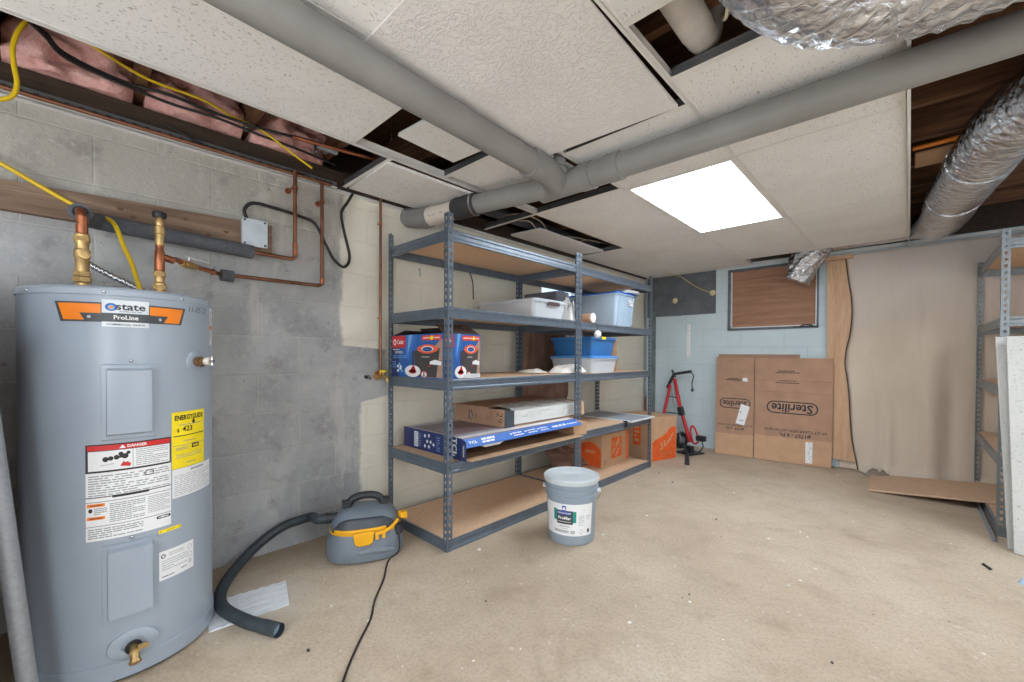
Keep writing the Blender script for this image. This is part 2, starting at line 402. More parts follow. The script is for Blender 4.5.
def thing(name, label, cat, loc=(0, 0, 0), group=None):
    o = D.objects.new(name, None); COL.objects.link(o); o.location = loc; o.empty_display_size = .1
    WL[o.name] = Vector(loc); return tag(o, label, cat, group)
def struct(name, mb, label=None, **kw):
    o = mb.build(name, **kw); o['kind'] = 'structure'
    if label: o['label'] = label
    return o

# ------------------------------------------------------------------ printing on surfaces
_T = {}
def text_geo(body, bold=0.):
    k = (body, bold)
    if k not in _T:
        c = D.curves.new('t', 'FONT'); c.body = body; c.size = 1; c.align_x = 'CENTER'; c.align_y = 'CENTER'; c.resolution_u = 2; c.offset = bold
        o = D.objects.new('t', c); COL.objects.link(o); bpy.context.view_layer.update()
        me = D.meshes.new_from_object(o.evaluated_get(bpy.context.evaluated_depsgraph_get()))
        _T[k] = ([(v.co.x, v.co.y) for v in me.vertices], [tuple(p.vertices) for p in me.polygons])
        D.objects.remove(o); D.curves.remove(c); D.meshes.remove(me)
    return _T[k]
class Print(MB):
    def __init__(s, fn): super().__init__(); s.fn = fn
    def rect(s, u0, v0, u1, v1, m, h=.0004, n=1):
        pts = [(u0 + (u1 - u0) * i / n, v) for v in (v0, v1) for i in range(n + 1)]
        return s.add([s.fn(u, v, h) for u, v in pts], [(i, i + 1, n + 2 + i, n + 1 + i) for i in range(n)], m)
    def poly(s, pts, m, h=.0004): return s.add([s.fn(u, v, h) for u, v in pts], [tuple(range(len(pts)))], m)
    def disc(s, cu, cv, ru, rv, m, h=.0004, seg=28): return s.poly([(cu + ru * math.cos(2 * PI * k / seg), cv + rv * math.sin(2 * PI * k / seg)) for k in range(seg)], m, h)
    def loop(s, pts, w, m, h=.0006):
        """closed outline of width w"""
        n = len(pts); cx = sum(p[0] for p in pts) / n; cy = sum(p[1] for p in pts) / n; inn = []
        for i in range(n):
            a = Vector(pts[i - 1]); b = Vector(pts[i]); c = Vector(pts[(i + 1) % n])
            d = ((b - a).normalized() + (c - b).normalized()); nn = Vector((-d.y, d.x))
            nn = nn.normalized() if nn.length > 1e-9 else Vector((0, 0)); inn.append((b.x + nn.x * w, b.y + nn.y * w))
        return s.add([s.fn(u, v, h) for u, v in list(pts) + inn], [(i, (i + 1) % n, n + (i + 1) % n, n + i) for i in range(n)], m)
    def text(s, body, u, v, size, m, h=.0008, bold=0., rot=0., sx=1., shear=0.):
        vs, fs = text_geo(body, bold); c, d = math.cos(rot), math.sin(rot); out = []
        for x, y in vs:
            x = (x + shear * y) * size * sx; y = y * size
            out.append(s.fn(u + x * c - y * d, v + x * d + y * c, h))
        return s.add(out, fs, m)
    def lines(s, u0, v0, u1, v1, rows, m, h=.0008, seed=1, fill=.5):
        rnd = random.Random(seed); dv = (v1 - v0) / rows
        for i in range(rows):
            u = u0; vv = v1 - dv * (i + .5)
            end = u1 if i % 4 != 3 else u0 + (u1 - u0) * rnd.uniform(.4, .8)
            while u < end - 1e-6:
                w = min(rnd.uniform(.006, .02) * max(.4, (u1 - u0) / .1), end - u); s.rect(u, vv - dv * fill / 2, u + w * .86, vv + dv * fill / 2, m, h); u += w
        return s
def planar(o, U, V):
    o = Vector(o); U = Vector(U).normalized(); V = Vector(V).normalized(); N = U.cross(V)
    return lambda u, v, h: o + U * u + V * v + N * h
def bilin(p00, p10, p11, p01):
    a, b, c, d = map(Vector, (p00, p10, p11, p01)); N = (b - a).cross(d - a).normalized()
    return lambda u, v, h: a * (1 - u) * (1 - v) + b * u * (1 - v) + c * u * v + d * (1 - u) * v + N * h
def round_rect(u0, v0, u1, v1, r, n=6):
    out = []
    for cu, cv, a0 in ((u1 - r, v0 + r, -PI / 2), (u1 - r, v1 - r, 0), (u0 + r, v1 - r, PI / 2), (u0 + r, v0 + r, PI)):
        out += [(cu + r * math.cos(a0 + PI / 2 * k / n), cv + r * math.sin(a0 + PI / 2 * k / n)) for k in range(n + 1)]
    return out

# ================================================================== THE SETTING
XL, YB, H = -.69, 3.71, 2.06
XR, YF = 4.1, -3.3
b = MB(); b.box((XL - .2, YF - .1, -.1), (XR + .1, YB + .2, 0), m_floor); struct('floor', b)
b = MB()                                              # left block wall with the basement window opening
wy0, wy1, wz0, wz1 = 1.62, 2.36, 1.45, 1.82
b.box((XL - .2, YF - .1, 0), (XL, wy0, 2.05), m_wl); b.box((XL - .2, wy1, 0), (XL, YB + .2, 2.05), m_wl); b.box((XL - .2, wy0, 0), (XL, wy1, wz0), m_wl)
b.box((XL - .2, wy0, wz1), (XL, wy1, 2.05), m_wl); struct('wall_left', b)
b = MB(); bx0, bx1, bz0 = .305, 1.130, 1.358
b.box((XL, YB, 0), (bx0, YB + .2, 2.43), m_wb); b.box((bx1, YB, 0), (XR + .1, YB + .2, 2.43), m_wb); b.box((bx0, YB, 0), (bx1, YB + .2, bz0), m_wb)
b.box((bx0, YB, 2.03), (bx1, YB + .2, 2.43), m_wb)
struct('wall_back', b)
b = MB(); b.box((XL, -1.80, 0), (.30, -1.66, 1.27), m_wood_dark); struct('unseen_partition', b)  # unseen dark partition, placed to shade the heater's left side and corner
b = MB(); b.box((XR, YF, 0), (XR + .1, YB, 2.43), m_white_wall); struct('wall_right', b)
b = MB(); b.box((XL, YF - .1, 0), (XR + .1, YF, 2.43), m_white_wall); struct('wall_front', b)
b = MB(); b.box((XL - .2, YF - .1, 2.43), (XR + .1, YB + .2, 2.5), m_subfl); struct('ceiling', b)
b = MB(); b.box((XL - .2, YF, 2.05), (XL + .035, YB, 2.145), m_wood_sill); b.box((XL - .2, YF, 2.145), (XL - .165, YB, 2.43), m_wood_sill)
struct('sill_beam', b, 'dark timber sill beam lying along the top of the block wall', bevel=.004)
b = MB(); b.box((XL - .16, YB - .045, 2.09), (XR, YB, 2.43), m_wood_sill); struct('sill_beam', b, 'dark timber rim beam along the top of the back wall', bevel=.004)
for k in range(-6, 12):
    y = -.77 + .406 * k
    b = MB(); b.box((XL - .165, y - .019, 2.2), (XR, y + .019, 2.43), m_wood_dark)
    struct('ceiling_joist', b, bevel=.003)
# boarded window in the back wall
w = thing('window_1', None, None, (.72, YB, bz0)); w['kind'] = 'structure'
b = MB(); t_ = .022
b.box((bx0 - .004, YB - .012, bz0 - .004), (bx1 + .004, YB + .09, bz0 + t_), m_winframe); b.box((bx0 - .004, YB - .012, 2.03 - t_), (bx1 + .004, YB + .09, 2.034), m_winframe)
b.box((bx0 - .004, YB - .012, bz0), (bx0 + t_, YB + .09, 2.03), m_winframe); b.box((bx1 - .012, YB - .012, bz0), (bx1 + .004, YB + .09, 2.03), m_winframe)
b.build('window_frame', w, bevel=.002)
b = MB(); e = .012; i0 = bx0 + t_; i1 = bx1 - .012; j0 = bz0 + t_; j1 = 2.008
for lo, hi in (((i0, j0), (i0 + e, j1)), ((i1 - e, j0), (i1, j1)), ((i0, j0), (i1, j0 + e))): b.box((lo[0], YB + .012, lo[1]), (hi[0], YB + .05, hi[1]), m_alu)
b.build('inner_stop', w)
b = MB(); b.box((i0, YB + .03, j0), (i1, YB + .05, j1), m_wood_win); b.build('board_panel', w)
b = MB(); b.box((.92, YB - .016, bz0 + .006), (1.11, YB + .004, bz0 + .018), m_black); b.tube([(.98, YB - .012, bz0 + .018), (1.03, YB - .014, bz0 + .034), (1.09, YB - .012, bz0 + .022)], .006, m_black, 8); b.build('window_latch', w, 40)
# small bright window in the left wall, half hidden by the shelves
w = thing('window_2', None, None, (XL, 2, wz0)); w['kind'] = 'structure'
b = MB()
for lo, hi in (((wy0, wz0), (wy1, wz0 + .03)), ((wy0, wz1 - .03), (wy1, wz1)), ((wy0, wz0), (wy0 + .03, wz1)), ((wy1 - .03, wz0), (wy1, wz1)), ((2.03, wz0), (2.06, wz1))):
    b.box((XL - .12, lo[0], lo[1]), (XL - .06, hi[0], hi[1]), m_bluepaint)
b.build('window_frame', w, bevel=.003)
b = MB(); b.box((XL - .095, wy0, wz0), (XL - .09, wy1, wz1), m_glass); b.build('window_pane', w)

# ------------------------------------------------------------------ insulation batts between the joists at the left
for k in range(-3, 1):
    y0 = -.77 + .406 * k + .02; y1 = y0 + .366
    def fn(u, v, y0=y0, y1=y1, k=k):
        y = y0 + (y1 - y0) * u; zz = 2.15 + .27 * v
        q = Vector((y * 7, zz * 9, k * 3.1)); x = XL + .10 - .05 * v + .085 * noise.noise(q) + .05 * noise.noise(q * 2.3) - .06 * (abs(2 * u - 1) ** 4) - .05 * (abs(2 * v - 1) ** 4)
        return (x, y, zz)
    b = MB(); b.grid(fn, 26, 18, m_ins)
    b.add([(XL - .16, y0, 2.15), (XL - .16, y1, 2.15), (XL - .16, y1, 2.42), (XL - .16, y0, 2.42)], [(0, 3, 2, 1)], m_ins)
    # close the batt's edges back to the rim
    for vv in (0, 1): b.grid(lambda u, t, vv=vv: (Vector(fn(u, vv)) * (1 - t) + Vector((XL - .16, y0 + (y1 - y0) * u, fn(u, vv)[2])) * t), 26, 1, m_ins)
    for uu in (0, 1): b.grid(lambda u, t, uu=uu: (Vector(fn(uu, u)) * (1 - t) + Vector((XL - .16, fn(uu, u)[1], fn(uu, u)[2])) * t), 18, 1, m_ins)
    lab = {-3: 'pink insulation batt at the far left end of the joist bays', -2: 'pink insulation batt above the water heater, between dark joists', -1: 'pink insulation batt behind the yellow and black cables', 0: 'pink insulation batt above the two copper risers'}[k]
    tag(b.build('insulation_batt', smooth=60), lab, 'insulation', 'pink insulation batts between the joists')

# ------------------------------------------------------------------ suspended ceiling
RX = [-.125, .54, 1.15, 1.77]
g = thing('ceiling_grid', 'white suspended ceiling grid of runners and cross tees below the joists', 'ceiling grid', (.5, 1, H))
for i, x in enumerate(RX):
    YE = YB if i < 3 else 3.375
    b = MB(); b.box((x - .0125, -2.9, H), (x + .0125  , YE, H + .0015), m_grid); b.box((x - .001, -2.9, H), (x + .001  , YE, H + .034), m_grid)
    b.box((x - .003, -2.9, H + .034), (x + .003  , YE, H + .042), m_grid); b.build('main_runner', g)
TEES = [(0, (-.265, .87, 2.13, 3.36)), (1, (-1.70, -.475, .06, .87, 2.13, 3.36)), (2, (-1.95, .30, .905, 2.13, 3.36)), (3, (-1.5, -.235, .105, .895, 2.13, 3.36))]
BX = [(XL, -.125), (-.125, .54), (.54, 1.15), (1.15, 1.77)]
for i, ys in TEES:
    for y in ys:
        b = MB(); x0, x1 = BX[i][0] + .012, BX[i][1] - .012
        b.box((x0, y - .0125, H - .0008), (x1, y + .0125, H + .0006), m_grid); b.box((x0, y - .001, H), (x1, y + .001, H + .034), m_grid_raw); b.box((x0, y - .0025, H + .034), (x1, y + .0025, H + .041), m_grid_raw)
        b.build('cross_tee', g)
b = MB(); b.box((XL, YF, H - .03), (XL + .003, YB, H - .008), m_grid); b.box((XL, YF, H - .032), (XL + .024, YB, H - .03), m_grid); b.build('wall_angle', g)
b = MB(); b.box((XL + .02, YB - .003, H - .004), (XR, YB, H + .02), m_grid); b.box((XL + .02, YB - .026, H - .004), (XR, YB, H - .001), m_grid); b.build('wall_angle', g)
b = MB(); b.box((1.772, -2.9, H - .02), (1.776, YB - .03, H + .03), m_grid); b.build('edge_trim', g)
# a loose tee resting along the top of the wall
b = MB(); x = XL + .055; b.box((x - .012, -1.65, 2.032), (x + .012, -.32, 2.034), m_grid); b.box((x - .001, -1.65, 2.034), (x + .001, -.32, 2.066), m_grid_raw)
for k in range(33): b.box((x + .001, -1.64 + k * .04, 2.044), (x + .0016, -1.626 + k * .04, 2.054), m_black)
tag(b.build('grid_tee'), 'perforated metal ceiling tee lying along the top of the left wall', 'grid tee')

def tile(lab, x0, x1, y0, y1, z=H + .002, mat=None, tilt=(0, 0), th=.016, grp='ceiling tiles lying in the grid'):
    b = MB(); cx, cy = (x0 + x1) / 2, (y0 + y1) / 2
    R = Matrix.Translation((cx, cy, z)) @ Matrix.Rotation(tilt[0], 4, 'X') @ Matrix.Rotation(tilt[1], 4, 'Y')
    if len(tilt) > 2: R = R @ Matrix.Rotation(tilt[2], 4, 'Z')
    b.box((x0 - cx, y0 - cy, 0), (x1 - cx, y1 - cy, th), mat or m_tile, R)
    return tag(b.build('ceiling_tile', bevel=.0015), lab, 'ceiling tile', grp)
tile('fissured ceiling tile between the long grey pipe and the open joists', -.121, .536, -1.69, -.478)
tile('fissured ceiling tile above and behind the long grey pipe, beside the stippled panel', .544, 1.146, -1.94, -.735)
b = MB(); b.hexa([(.515, -.742, 2.052), (1.143, -.742, 2.0575), (1.116, .268, 2.047), (.50, .215, 2.036), (.515, -.742, 2.062), (1.143, -.742, 2.0595), (1.116, .268, 2.059), (.50, .215, 2.056)], m_stip)
tag(b.build('ceiling_tile', bevel=.002), 'stippled smooth ceiling panel sagging below the grid beside the long grey pipe', 'ceiling tile', 'odd ceiling panels')
tile('narrow fissured ceiling tile between the stippled panel and the lit light', .544, 1.146, .305, .90)
tile('fissured ceiling tile at the top edge beside the open hole with the white pipe', 1.154, 1.766, -1.49, -.239)
tile('fissured ceiling tile under the large foil duct, beside the cross pipe', 1.154, 1.766, .109, .89)
tile('ceiling tile right of the lit light, beside the open joists', 1.154, 1.766, .90, 2.126)
tile('ceiling tile against the back end of the open joists, foil showing at its far edge', 1.154, 1.766, 2.134, 3.356)
tile('ceiling tile beyond the lit light, before the foil vent hose', .544, 1.146, 2.134, 3.356)
tile('ceiling tile left of the lit light', -.121, .536, .875, 2.126)
tile('ceiling tile two places beyond the drain pipe fitting, above the right shelving end', -.121, .536, 2.134, 3.356)
tile('ceiling tile above the far shelving unit against the left wall', XL + .03, -.129, 2.134, 3.356)
tile('narrow ceiling tile in the back corner above the dark grey wall patch', -.121, .536, 3.364, YB - .01)
tile('narrow ceiling tile in the far left corner over the end of the shelving', XL + .03, -.129, 3.364, YB - .01)
tile('broken ceiling tile hanging askew beside the long grey pipe, above a dark gap', .065, .53, -.335, .0, H + .004, None, (-.012, .02, .05), .016, 'odd ceiling panels')
tile('small ceiling tile left of the drain pipe fitting, behind the broken tile', -.076, .48, .066, .53)
tile('drooping ceiling tile over the copper risers, beside the dark opening', XL + .05, -.155, -.25, .33, H - .012, None, (-.02, .02, -.05), .016, 'odd ceiling panels')
tile('loose ceiling tile pushed aside above the top shelf', XL + .04, -.33, 1.16, 2.1, H + .004, None, (0, .04), .016, 'odd ceiling panels')
# wire hangers
for (x, y, lab) in ((-.08, -.30, 'twisted hanger wire beside the broken ceiling tile'), (-.08, 1.02, 'thin hanger wire in the dark opening above the top shelf'), (-.3, 1.0, 'bent hanger wire over the shelving, beside the loose ceiling tile')):
    b = MB(); b.tube(smooth_path([(x, y, H + .035), (x + .004, y + .01, H + .10), (x - .006, y + .02, H + .2), (x, y + .01, 2.43)], 4), .0014, m_chrome, 6)
    b.tube(smooth_path([(x + .012, y + .012, H + .06), (x - .004, y + .004, H + .12), (x + .006, y + .024, H + .2)], 4), .0014, m_chrome, 6)
    tag(b.build('hanger_wire', smooth=60), lab, 'wire', 'ceiling hanger wires')

# ------------------------------------------------------------------ lights
def light_panel(x0, x1, y0, y1, z, lab, grp=None):
    t = thing('light_panel', lab, 'ceiling light', ((x0 + x1) / 2, (y0 + y1) / 2, z), grp)
    b = MB(); f = .022
    for lo, hi in (((x0, y0), (x1, y0 + f)), ((x0, y1 - f), (x1, y1)), ((x0, y0 + f), (x0 + f, y1 - f)), ((x1 - f, y0 + f), (x1, y1 - f))): b.box((lo[0], lo[1], z), (hi[0], hi[1], z + .012), m_grid)
    b.build('light_frame', t, bevel=.002)
    b = MB(); b.box((x0, y0, z + .012), (x1, y1, z + .075), m_grid); b.build('light_housing', t)
    b = MB(); b.box((x0 + f, y0 + f, z + .002), (x1 - f, y1 - f, z + .008), m_panel_on); b.build('light_diffuser', t)
light_panel(.544, 1.138, .912, 2.126, H + .001, 'bright lit rectangular light panel set in the white ceiling tiles')
for cx, cy in ((.84, -2.45), (2.85, -1.3), (3.1, 1.3)):  # extra panels out of view, added to even out the brightness
    light_panel(cx - .3, cx + .3, cy - .6, cy + .6, 2.1, 'added unseen light panel brightening the room, behind or beside the camera', 'added fill panels out of the picture')

# ================================================================== PIPES AND DUCTS OVERHEAD
ZP = 1.978
P_R = Vector((XR - .02, .53, 2.0)); P_W = Vector((.46, .425, ZP)); P_1 = Vector((-.13, .292, ZP - .004)); P_2 = Vector((-.25, .272, ZP - .006)); P_3 = Vector((-.50, .228, ZP - .01)); P_4 = Vector((-.585, .212, ZP - .012))
t = thing('drain_pipe', 'large grey painted drain pipe crossing under the ceiling and branching at a fitting', 'pipe', P_W)
b = MB(); b.tube([P_R, P_W + (P_R - P_W).normalized() * .28], .058, m_pvc, 28); b.build('cross_run', t, 40)
b = MB(); d1 = (P_1 - P_W).normalized(); b.tube([P_W + d1 * .1, P_1], .057, m_pvc, 28); b.build('wall_run', t, 40)
LP = Vector((.585, -1.75, ZP + .006)); b = MB(); lp_end = P_W + Vector((.015, -.27, .002))
b.tube([Vector((.66, -3.2, ZP + .01)), LP, lp_end], .058, m_pvc, 28); b.build('long_run', t, 40)
b = MB(); dr = (P_R - P_W).normalized()
b.tube([P_W - dr * .16, P_W + dr * .16], .064, m_pvc, 28); b.tube([P_W + dr * .1, P_W + dr * .165], .0685, m_pvc, 28); b.tube([P_W + dr * .25, P_W + dr * .32], .066, m_pvc, 28)
b.tube([P_W + dr * .14, P_W + dr * .27], .0625, m_pvc, 28)
b.tube(smooth_path([lp_end + Vector((.004, -.03, 0)), lp_end + Vector((0, .08, 0)), P_W + Vector((-.03, -.05, 0)), P_W - dr * .12], 6), .063, m_pvc, 28)
b.tube([lp_end + Vector((.003, -.05, 0)), lp_end + Vector((0, .01, 0))], .068, m_pvc, 28)
b.build('branch_fitting', t, 40)
b = MB(); b.tube(smooth_path([P_W + Vector((.02, -.06, .03)), Vector((.478, .33, H - .01)), Vector((.478, .325, 2.3))], 6), .034, m_pvc, 20); b.lathe([(.041, 0), (.041, .035)], (.478, .327, H - .035), m_pvc, 24); b.build('vent_stub', t, 40)
b = MB(); dl = (P_2 - P_1).normalized(); b.tube([P_1 - dl * .03, P_2 + dl * .02], .065, m_rubber, 28)
for s_ in (-.018, .045, .105): b.tube([P_1 + dl * s_, P_1 + dl * (s_ + .013)], .0675, m_chrome if s_ < .1 and s_ != .045 else m_rubber, 28)
b.build('rubber_coupling', t, 40)
# printing on the white section
ax = (P_3 - P_2).normalized(); side = Vector((ax.y, -ax.x, 0)).normalized(); side = side if side.y < 0 else -side
def pfn(u, v, h):
    a = v / .0595 ; rad = side * math.cos(a) + Vector((0, 0, 1)) * math.sin(a)
    return P_2 - (-ax) * u * 1 + rad * (.0573 + h)
pr_ = Print(lambda u, v, h: pfn(.30 - u, v, h)); m_brownprint = M('brown pipe print', (142, 104, 82), .6)
pr_.lines(.08, -.026, .115, -.012, 2, m_brownprint, .001, 3); pr_.lines(.125, -.024, .15, -.016, 1, m_brownprint, .001, 5); pr_.lines(.19, -.022, .215, -.01, 2, m_brownprint, .001, 7)
pr_.tube([P_2 + dl * .0, P_3], .057, m_pvc_w, 28); pr_.tube([P_2 + dl * .17, P_3 + dl * .01], .0595, m_pvc_w, 28); o_ = pr_.build('white_pipe_section', t, 40); o_['label'] = 'white unpainted pipe section'
b = MB(); b.tube(round_path([P_3 + dl * -.01, P_4 + Vector((.02, 0, 0)), (-.692, .19, 1.995)], .05, 8), .064, m_pvc, 26); b.tube([P_3 - dl * .012, P_3 + dl * .045], .0675, m_pvc, 26)
b.build('wall_elbow', t, 40)

def duct(path, r, seg=48, ridge=.028, crumple=.05, step=.012, endflat=False, seed=0, rows=None):
    P = smooth_path(path, 14); L = [0.0]
    for i in range(1, len(P)): L.append(L[-1] + (P[i] - P[i - 1]).length)
    n = int(L[-1] / step); Q = []; j = 0
    for i in range(n + 1):
        s_ = L[-1] * i / n
        while j < len(L) - 2 and L[j + 1] < s_: j += 1
        f = (s_ - L[j]) / max(1e-9, L[j + 1] - L[j]); Q.append(P[j].lerp(P[j + 1], f))
    RR = r if callable(r) else (lambda f: r)
    def rf(i, k, a, rr, p):
        f = i / n; base = RR(f)
        v = p + Vector((math.cos(a), math.sin(a), 0)) * .1 + Vector((seed, 0, 0))
        c = noise.noise(Vector((v.x * 9, v.y * 9, v.z * 9 + a * 2.2))) * crumple + noise.noise(Vector((v.x * 26, v.y * 26, a * 6))) * crumple * .45
        return base * (1 + .025 * math.sin(2 * PI * i * step / ridge) + c)
    b = MB(); b.tube(Q, 1, m_foil, seg, True, rf); return b
b = duct([(3.75, -.15, 2.3), (3.4, -.15, 2.02), (2.7, -.155, 1.93), (2.05, -.16, 1.90), (1.80, -.185, 1.895), (1.64, -.33, 1.90), (1.60, -.6, 1.92), (1.60, -1.1, 1.95)], .147, 72, .034, .03, seed=1)
tag(b.build('foil_duct', smooth=70), 'large crinkled foil duct at the top of the picture, nearest of the foil ducts', 'duct', None)
b = duct([(3.6, .80, 2.06), (2.75, .82, 2.06), (2.32, .93, 2.06), (2.14, 1.2, 2.06), (2.065, 1.55, 2.06), (1.99, 2.3, 2.065), (1.945, 3.0, 2.085), (1.84, 3.38, 2.125), (1.5, 3.52, 2.145), (1.26, 3.53, 2.145)], lambda f: .130 if f < .80 else .130 - .048 * min(1, (f - .80) / .08), 56, .03, .04, seed=5)
t = thing('foil_duct', 'foil duct running along the open joists at the right towards the back wall', 'duct', (2.07, 1.5, 2.1))
b.build('duct_sleeve', t, 70)
for q, q2 in (((2.041, 1.72, 2.06), (2.034, 1.79, 2.06)), ((1.985, 2.35, 2.066), (1.981, 2.42, 2.067))):
    b = MB(); b.tube([q, q2], .1345, m_foil, 40); b.build('foil_tape', t, 50)
b = duct([(1.16, 3.53, 2.2), (1.09, 3.525, 2.08), (1.045, 3.52, 1.98), (1.01, 3.515, 1.87), (.98, 3.51, 1.80)], lambda f: .125 + .02 * math.sin(f * 4 + .4), 44, .04, .16, seed=9)
tag(b.build('vent_hose', smooth=70), 'crumpled foil vent hose drooping in front of the boarded window', 'duct')

# white pipe up in the hole, cream cable beside it
b = MB(); b.tube(round_path([(1.255, -1.2, 2.215), (1.262, .15, 2.155), (1.262, .19, 2.42)], .07, 6), .05, m_pipewrap, 22); b.tube([(1.255, -1.2, 2.215), (1.2615, .06, 2.159)], .053, m_pipewrap, 22)
tag(b.build('wrapped_pipe', smooth=40), 'dirty white wrapped pipe up inside the open ceiling hole', 'pipe')
b = MB(); b.tube(smooth_path([(1.42, -.40, 2.36), (1.42, -.2, 2.3), (1.40, -.05, 2.2), (1.36, .04, 2.14), (1.33, .12, 2.2), (1.34, .3, 2.35)], 8), .006, m_greycable, 8)
tag(b.build('cream_cable', smooth=60), 'cream cable looping in the open ceiling hole beside the white pipe', 'cable')
b = MB(); b.tube([(-.50, .62, 2.15), (-.50, 3.2, 2.155)], .042, M('dark iron pipe', (84, 84, 92), .6, .2), 22); b.tube([(-.50, 1.5, 2.151), (-.50, 1.6, 2.151)], .049, M('dark iron pipe'), 22)
tag(b.build('iron_pipe', smooth=40), 'dark pipe up in the ceiling opening above the top shelf', 'pipe')
for lab, pts in (('cream cable looping through the ceiling opening beyond the drain pipe coupling', [(500, 216, 2.14), (522, 214, 2.12), (540, 221, 2.11), (547, 230, 2.10), (556, 236, 2.10), (578, 238, 2.12), (600, 243, 2.16)]), ('second cream cable, dangling lower in the ceiling opening beside the loose tile', [(508, 222, 2.15), (528, 221, 2.12), (537, 229, 2.10), (549, 234, 2.10), (570, 243, 2.10), (590, 240, 2.15), (612, 246, 2.18)])):
    cable_pts = [at(x, y, 'z', v) for x, y, v in pts]; b = MB(); b.tube(smooth_path(cable_pts, 7), .005, m_greycable, 8); tag(b.build('cream_cable', smooth=60), lab, 'cable')
# orange hose/wire and copper pipe on the open joists at the right
b = MB(); b.tube([(1.79, 1.735, 2.185), (2.06, 1.735, 2.19)], .011, m_orange, 10); b.tube([(2.0, 1.735, 2.188), (4.0, 1.74, 2.19)], .0105, m_brass, 10)
tag(b.build('joist_pipe', smooth=50), 'thin orange and brass pipe under the open joists beside the foil duct', 'pipe')
b = MB(); b.slab([(1.80, 1.80, 2.185), (1.99, 1.80, 2.185), (1.99, 2.03, 2.185), (1.80, 2.03, 2.185)], .01, m_card)
tag(b.build('cardboard_piece'), 'tan cardboard piece laid against the open joists', 'cardboard')

# ------------------------------------------------------------------ cables and copper above the left wall
def cable(name, lab, pts, r, m, cat='cable', n=8, group=None):
    b = MB(); b.tube(smooth_path(pts, n), r, m, 8); return tag(b.build(name, smooth=60), lab, cat, group)
px = lambda pts: [at(x, y, 'x', v) for x, y, v in pts]
cable('yellow_cable', 'yellow cable drooping from the ceiling edge in the top left corner', px([(60, 22, -.48), (36, 17, -.5), (22, 26, -.5), (13, 45, -.5), (14, 65, -.5), (17, 84, -.5), (11, 97, -.5), (-8, 100, -.5), (-22, 99, -.5)]), .0075, m_yellow)
pz = lambda pts: [at(x, y, 'z', v) for x, y, v in pts]
cable('yellow_cable', 'yellow cable strung along the pink insulation under the joist ends', pz([(62, 26, 2.19), (85, 40, 2.185), (110, 57, 2.18), (150, 80, 2.18), (203, 100, 2.185), (235, 118, 2.185), (247, 123, 2.18), (258, 128, 2.18), (275, 140, 2.15), (297, 157, 2.10), (312, 168, 2.07)]), .006, m_yellow)
cable('black_cable', 'black cable strung through the insulation above the water heater', pz([(32, 24, 2.185), (47, 35, 2.18), (60, 50, 2.175), (90, 67, 2.17), (130, 84, 2.17), (170, 95, 2.175), (215, 113, 2.17), (260, 128, 2.165), (300, 139, 2.175), (330, 150, 2.18)]), .007, m_cable)
cable('black_cable', 'second black cable, close below the other above the water heater', pz([(30, 22, 2.17), (46, 37, 2.165), (62, 55, 2.155), (92, 71, 2.155), (132, 88, 2.155), (172, 104, 2.155), (217, 118, 2.155), (260, 135, 2.15), (300, 150, 2.15), (335, 165, 2.15)]), .0065, m_cable)
cable('black_cable', 'thin black cable drooping over the metal tee on the wall top', [(-.63, -1.1, 2.09), (-.63, -.95, 2.05), (-.63, -.8, 2.04), (-.63, -.62, 2.045), (-.64, -.45, 2.06)], .005, m_cable)
for y in (-.80, -.47):
    b = MB(); b.box((-.552, y - .012, 2.145), (-.546, y + .012, 2.195), m_chrome); b.box((-.552, y - .003, 2.16), (-.53, y + .003, 2.166), m_chrome)
    tag(b.build('cable_staple'), 'shiny cable clip holding the cables, %s' % ('nearer the picture edge' if y < -.6 else 'nearer the copper risers'), 'clip', 'cable clips')
b = MB(); b.tube([(-.62, -1.655, 2.035), (-.62, -.36, 2.035)], .0085, m_copper_d, 12); b.tube([(-.62, -.43, 2.035), (-.62, -.36, 2.035)], .0105, m_copper_d, 12)
tag(b.build('copper_pipe', smooth=50), 'horizontal copper pipe running along the top of the block wall', 'pipe', None)
b = MB(); b.tube(smooth_path([(-.45, -.62, 2.15), (-.42, -.45, 2.15), (-.36, -.1, 2.155), (-.3, .3, 2.16)], 4), .0095, m_copper, 12)
tag(b.build('copper_pipe', smooth=50), 'bright copper pipe slanting inside the ceiling opening under the joists', 'pipe', None)
b = MB(); b.tube([(-.60, -.40, 2.2), (-.45, -.44, 2.15)], .012, m_galv, 12); b.tube([(-.44, -.5, 2.148), (-.455, -.40, 2.152)], .016, m_galv, 12)
tag(b.build('pipe_bracket', smooth=50), 'dull grey pipe stub with fitting in the opening above the risers', 'pipe')
b = MB(); b.tube([(-.655, -.03, 2.08), (-.655, -.03, .955)], .0085, m_copper_d, 12); b.tube([(-.655, -.03, .97), (-.655, -.03, .93)], .0115, m_copper, 12)
for z in (1.9, 1.3): b.tube([(-.69, -.03, z), (-.65, -.03, z)], .004, m_copper, 8); b.lathe([(.0115, 0), (.0115, .012)], (-.655, -.03, z - .006), m_copper, 14)
t_sp = thing('copper_pipe', 'vertical copper pipe on the wall behind the shelving post, ending in a spigot', 'pipe', (-.655, -.03, .93))
b.build('pipe', t_sp, 50)
b = MB(); b.tube([(-.688, -.03, .93), (-.60, -.03, .925)], .012, m_brass, 14); b.lathe([(.0, 0), (.03, .0), (.03, .004), (0, .004)], (-.688, -.03, .93), m_brass, 18, (1, 0, 0))
b.tube(smooth_path([(-.60, -.03, .925), (-.575, -.03, .92), (-.568, -.03, .895)], 5), .0105, m_brass, 14); b.build('spigot', t_sp, 50)
b = MB(); b.lathe([(0, 0), (.022, 0), (.024, .006), (.022, .012), (0, .012)], (-.62, -.03, .955), m_yel, 16); b.tube([(-.62, -.03, .93), (-.62, -.03, .958)], .005, m_brass, 10); b.build('spigot_handle', t_sp, 50)
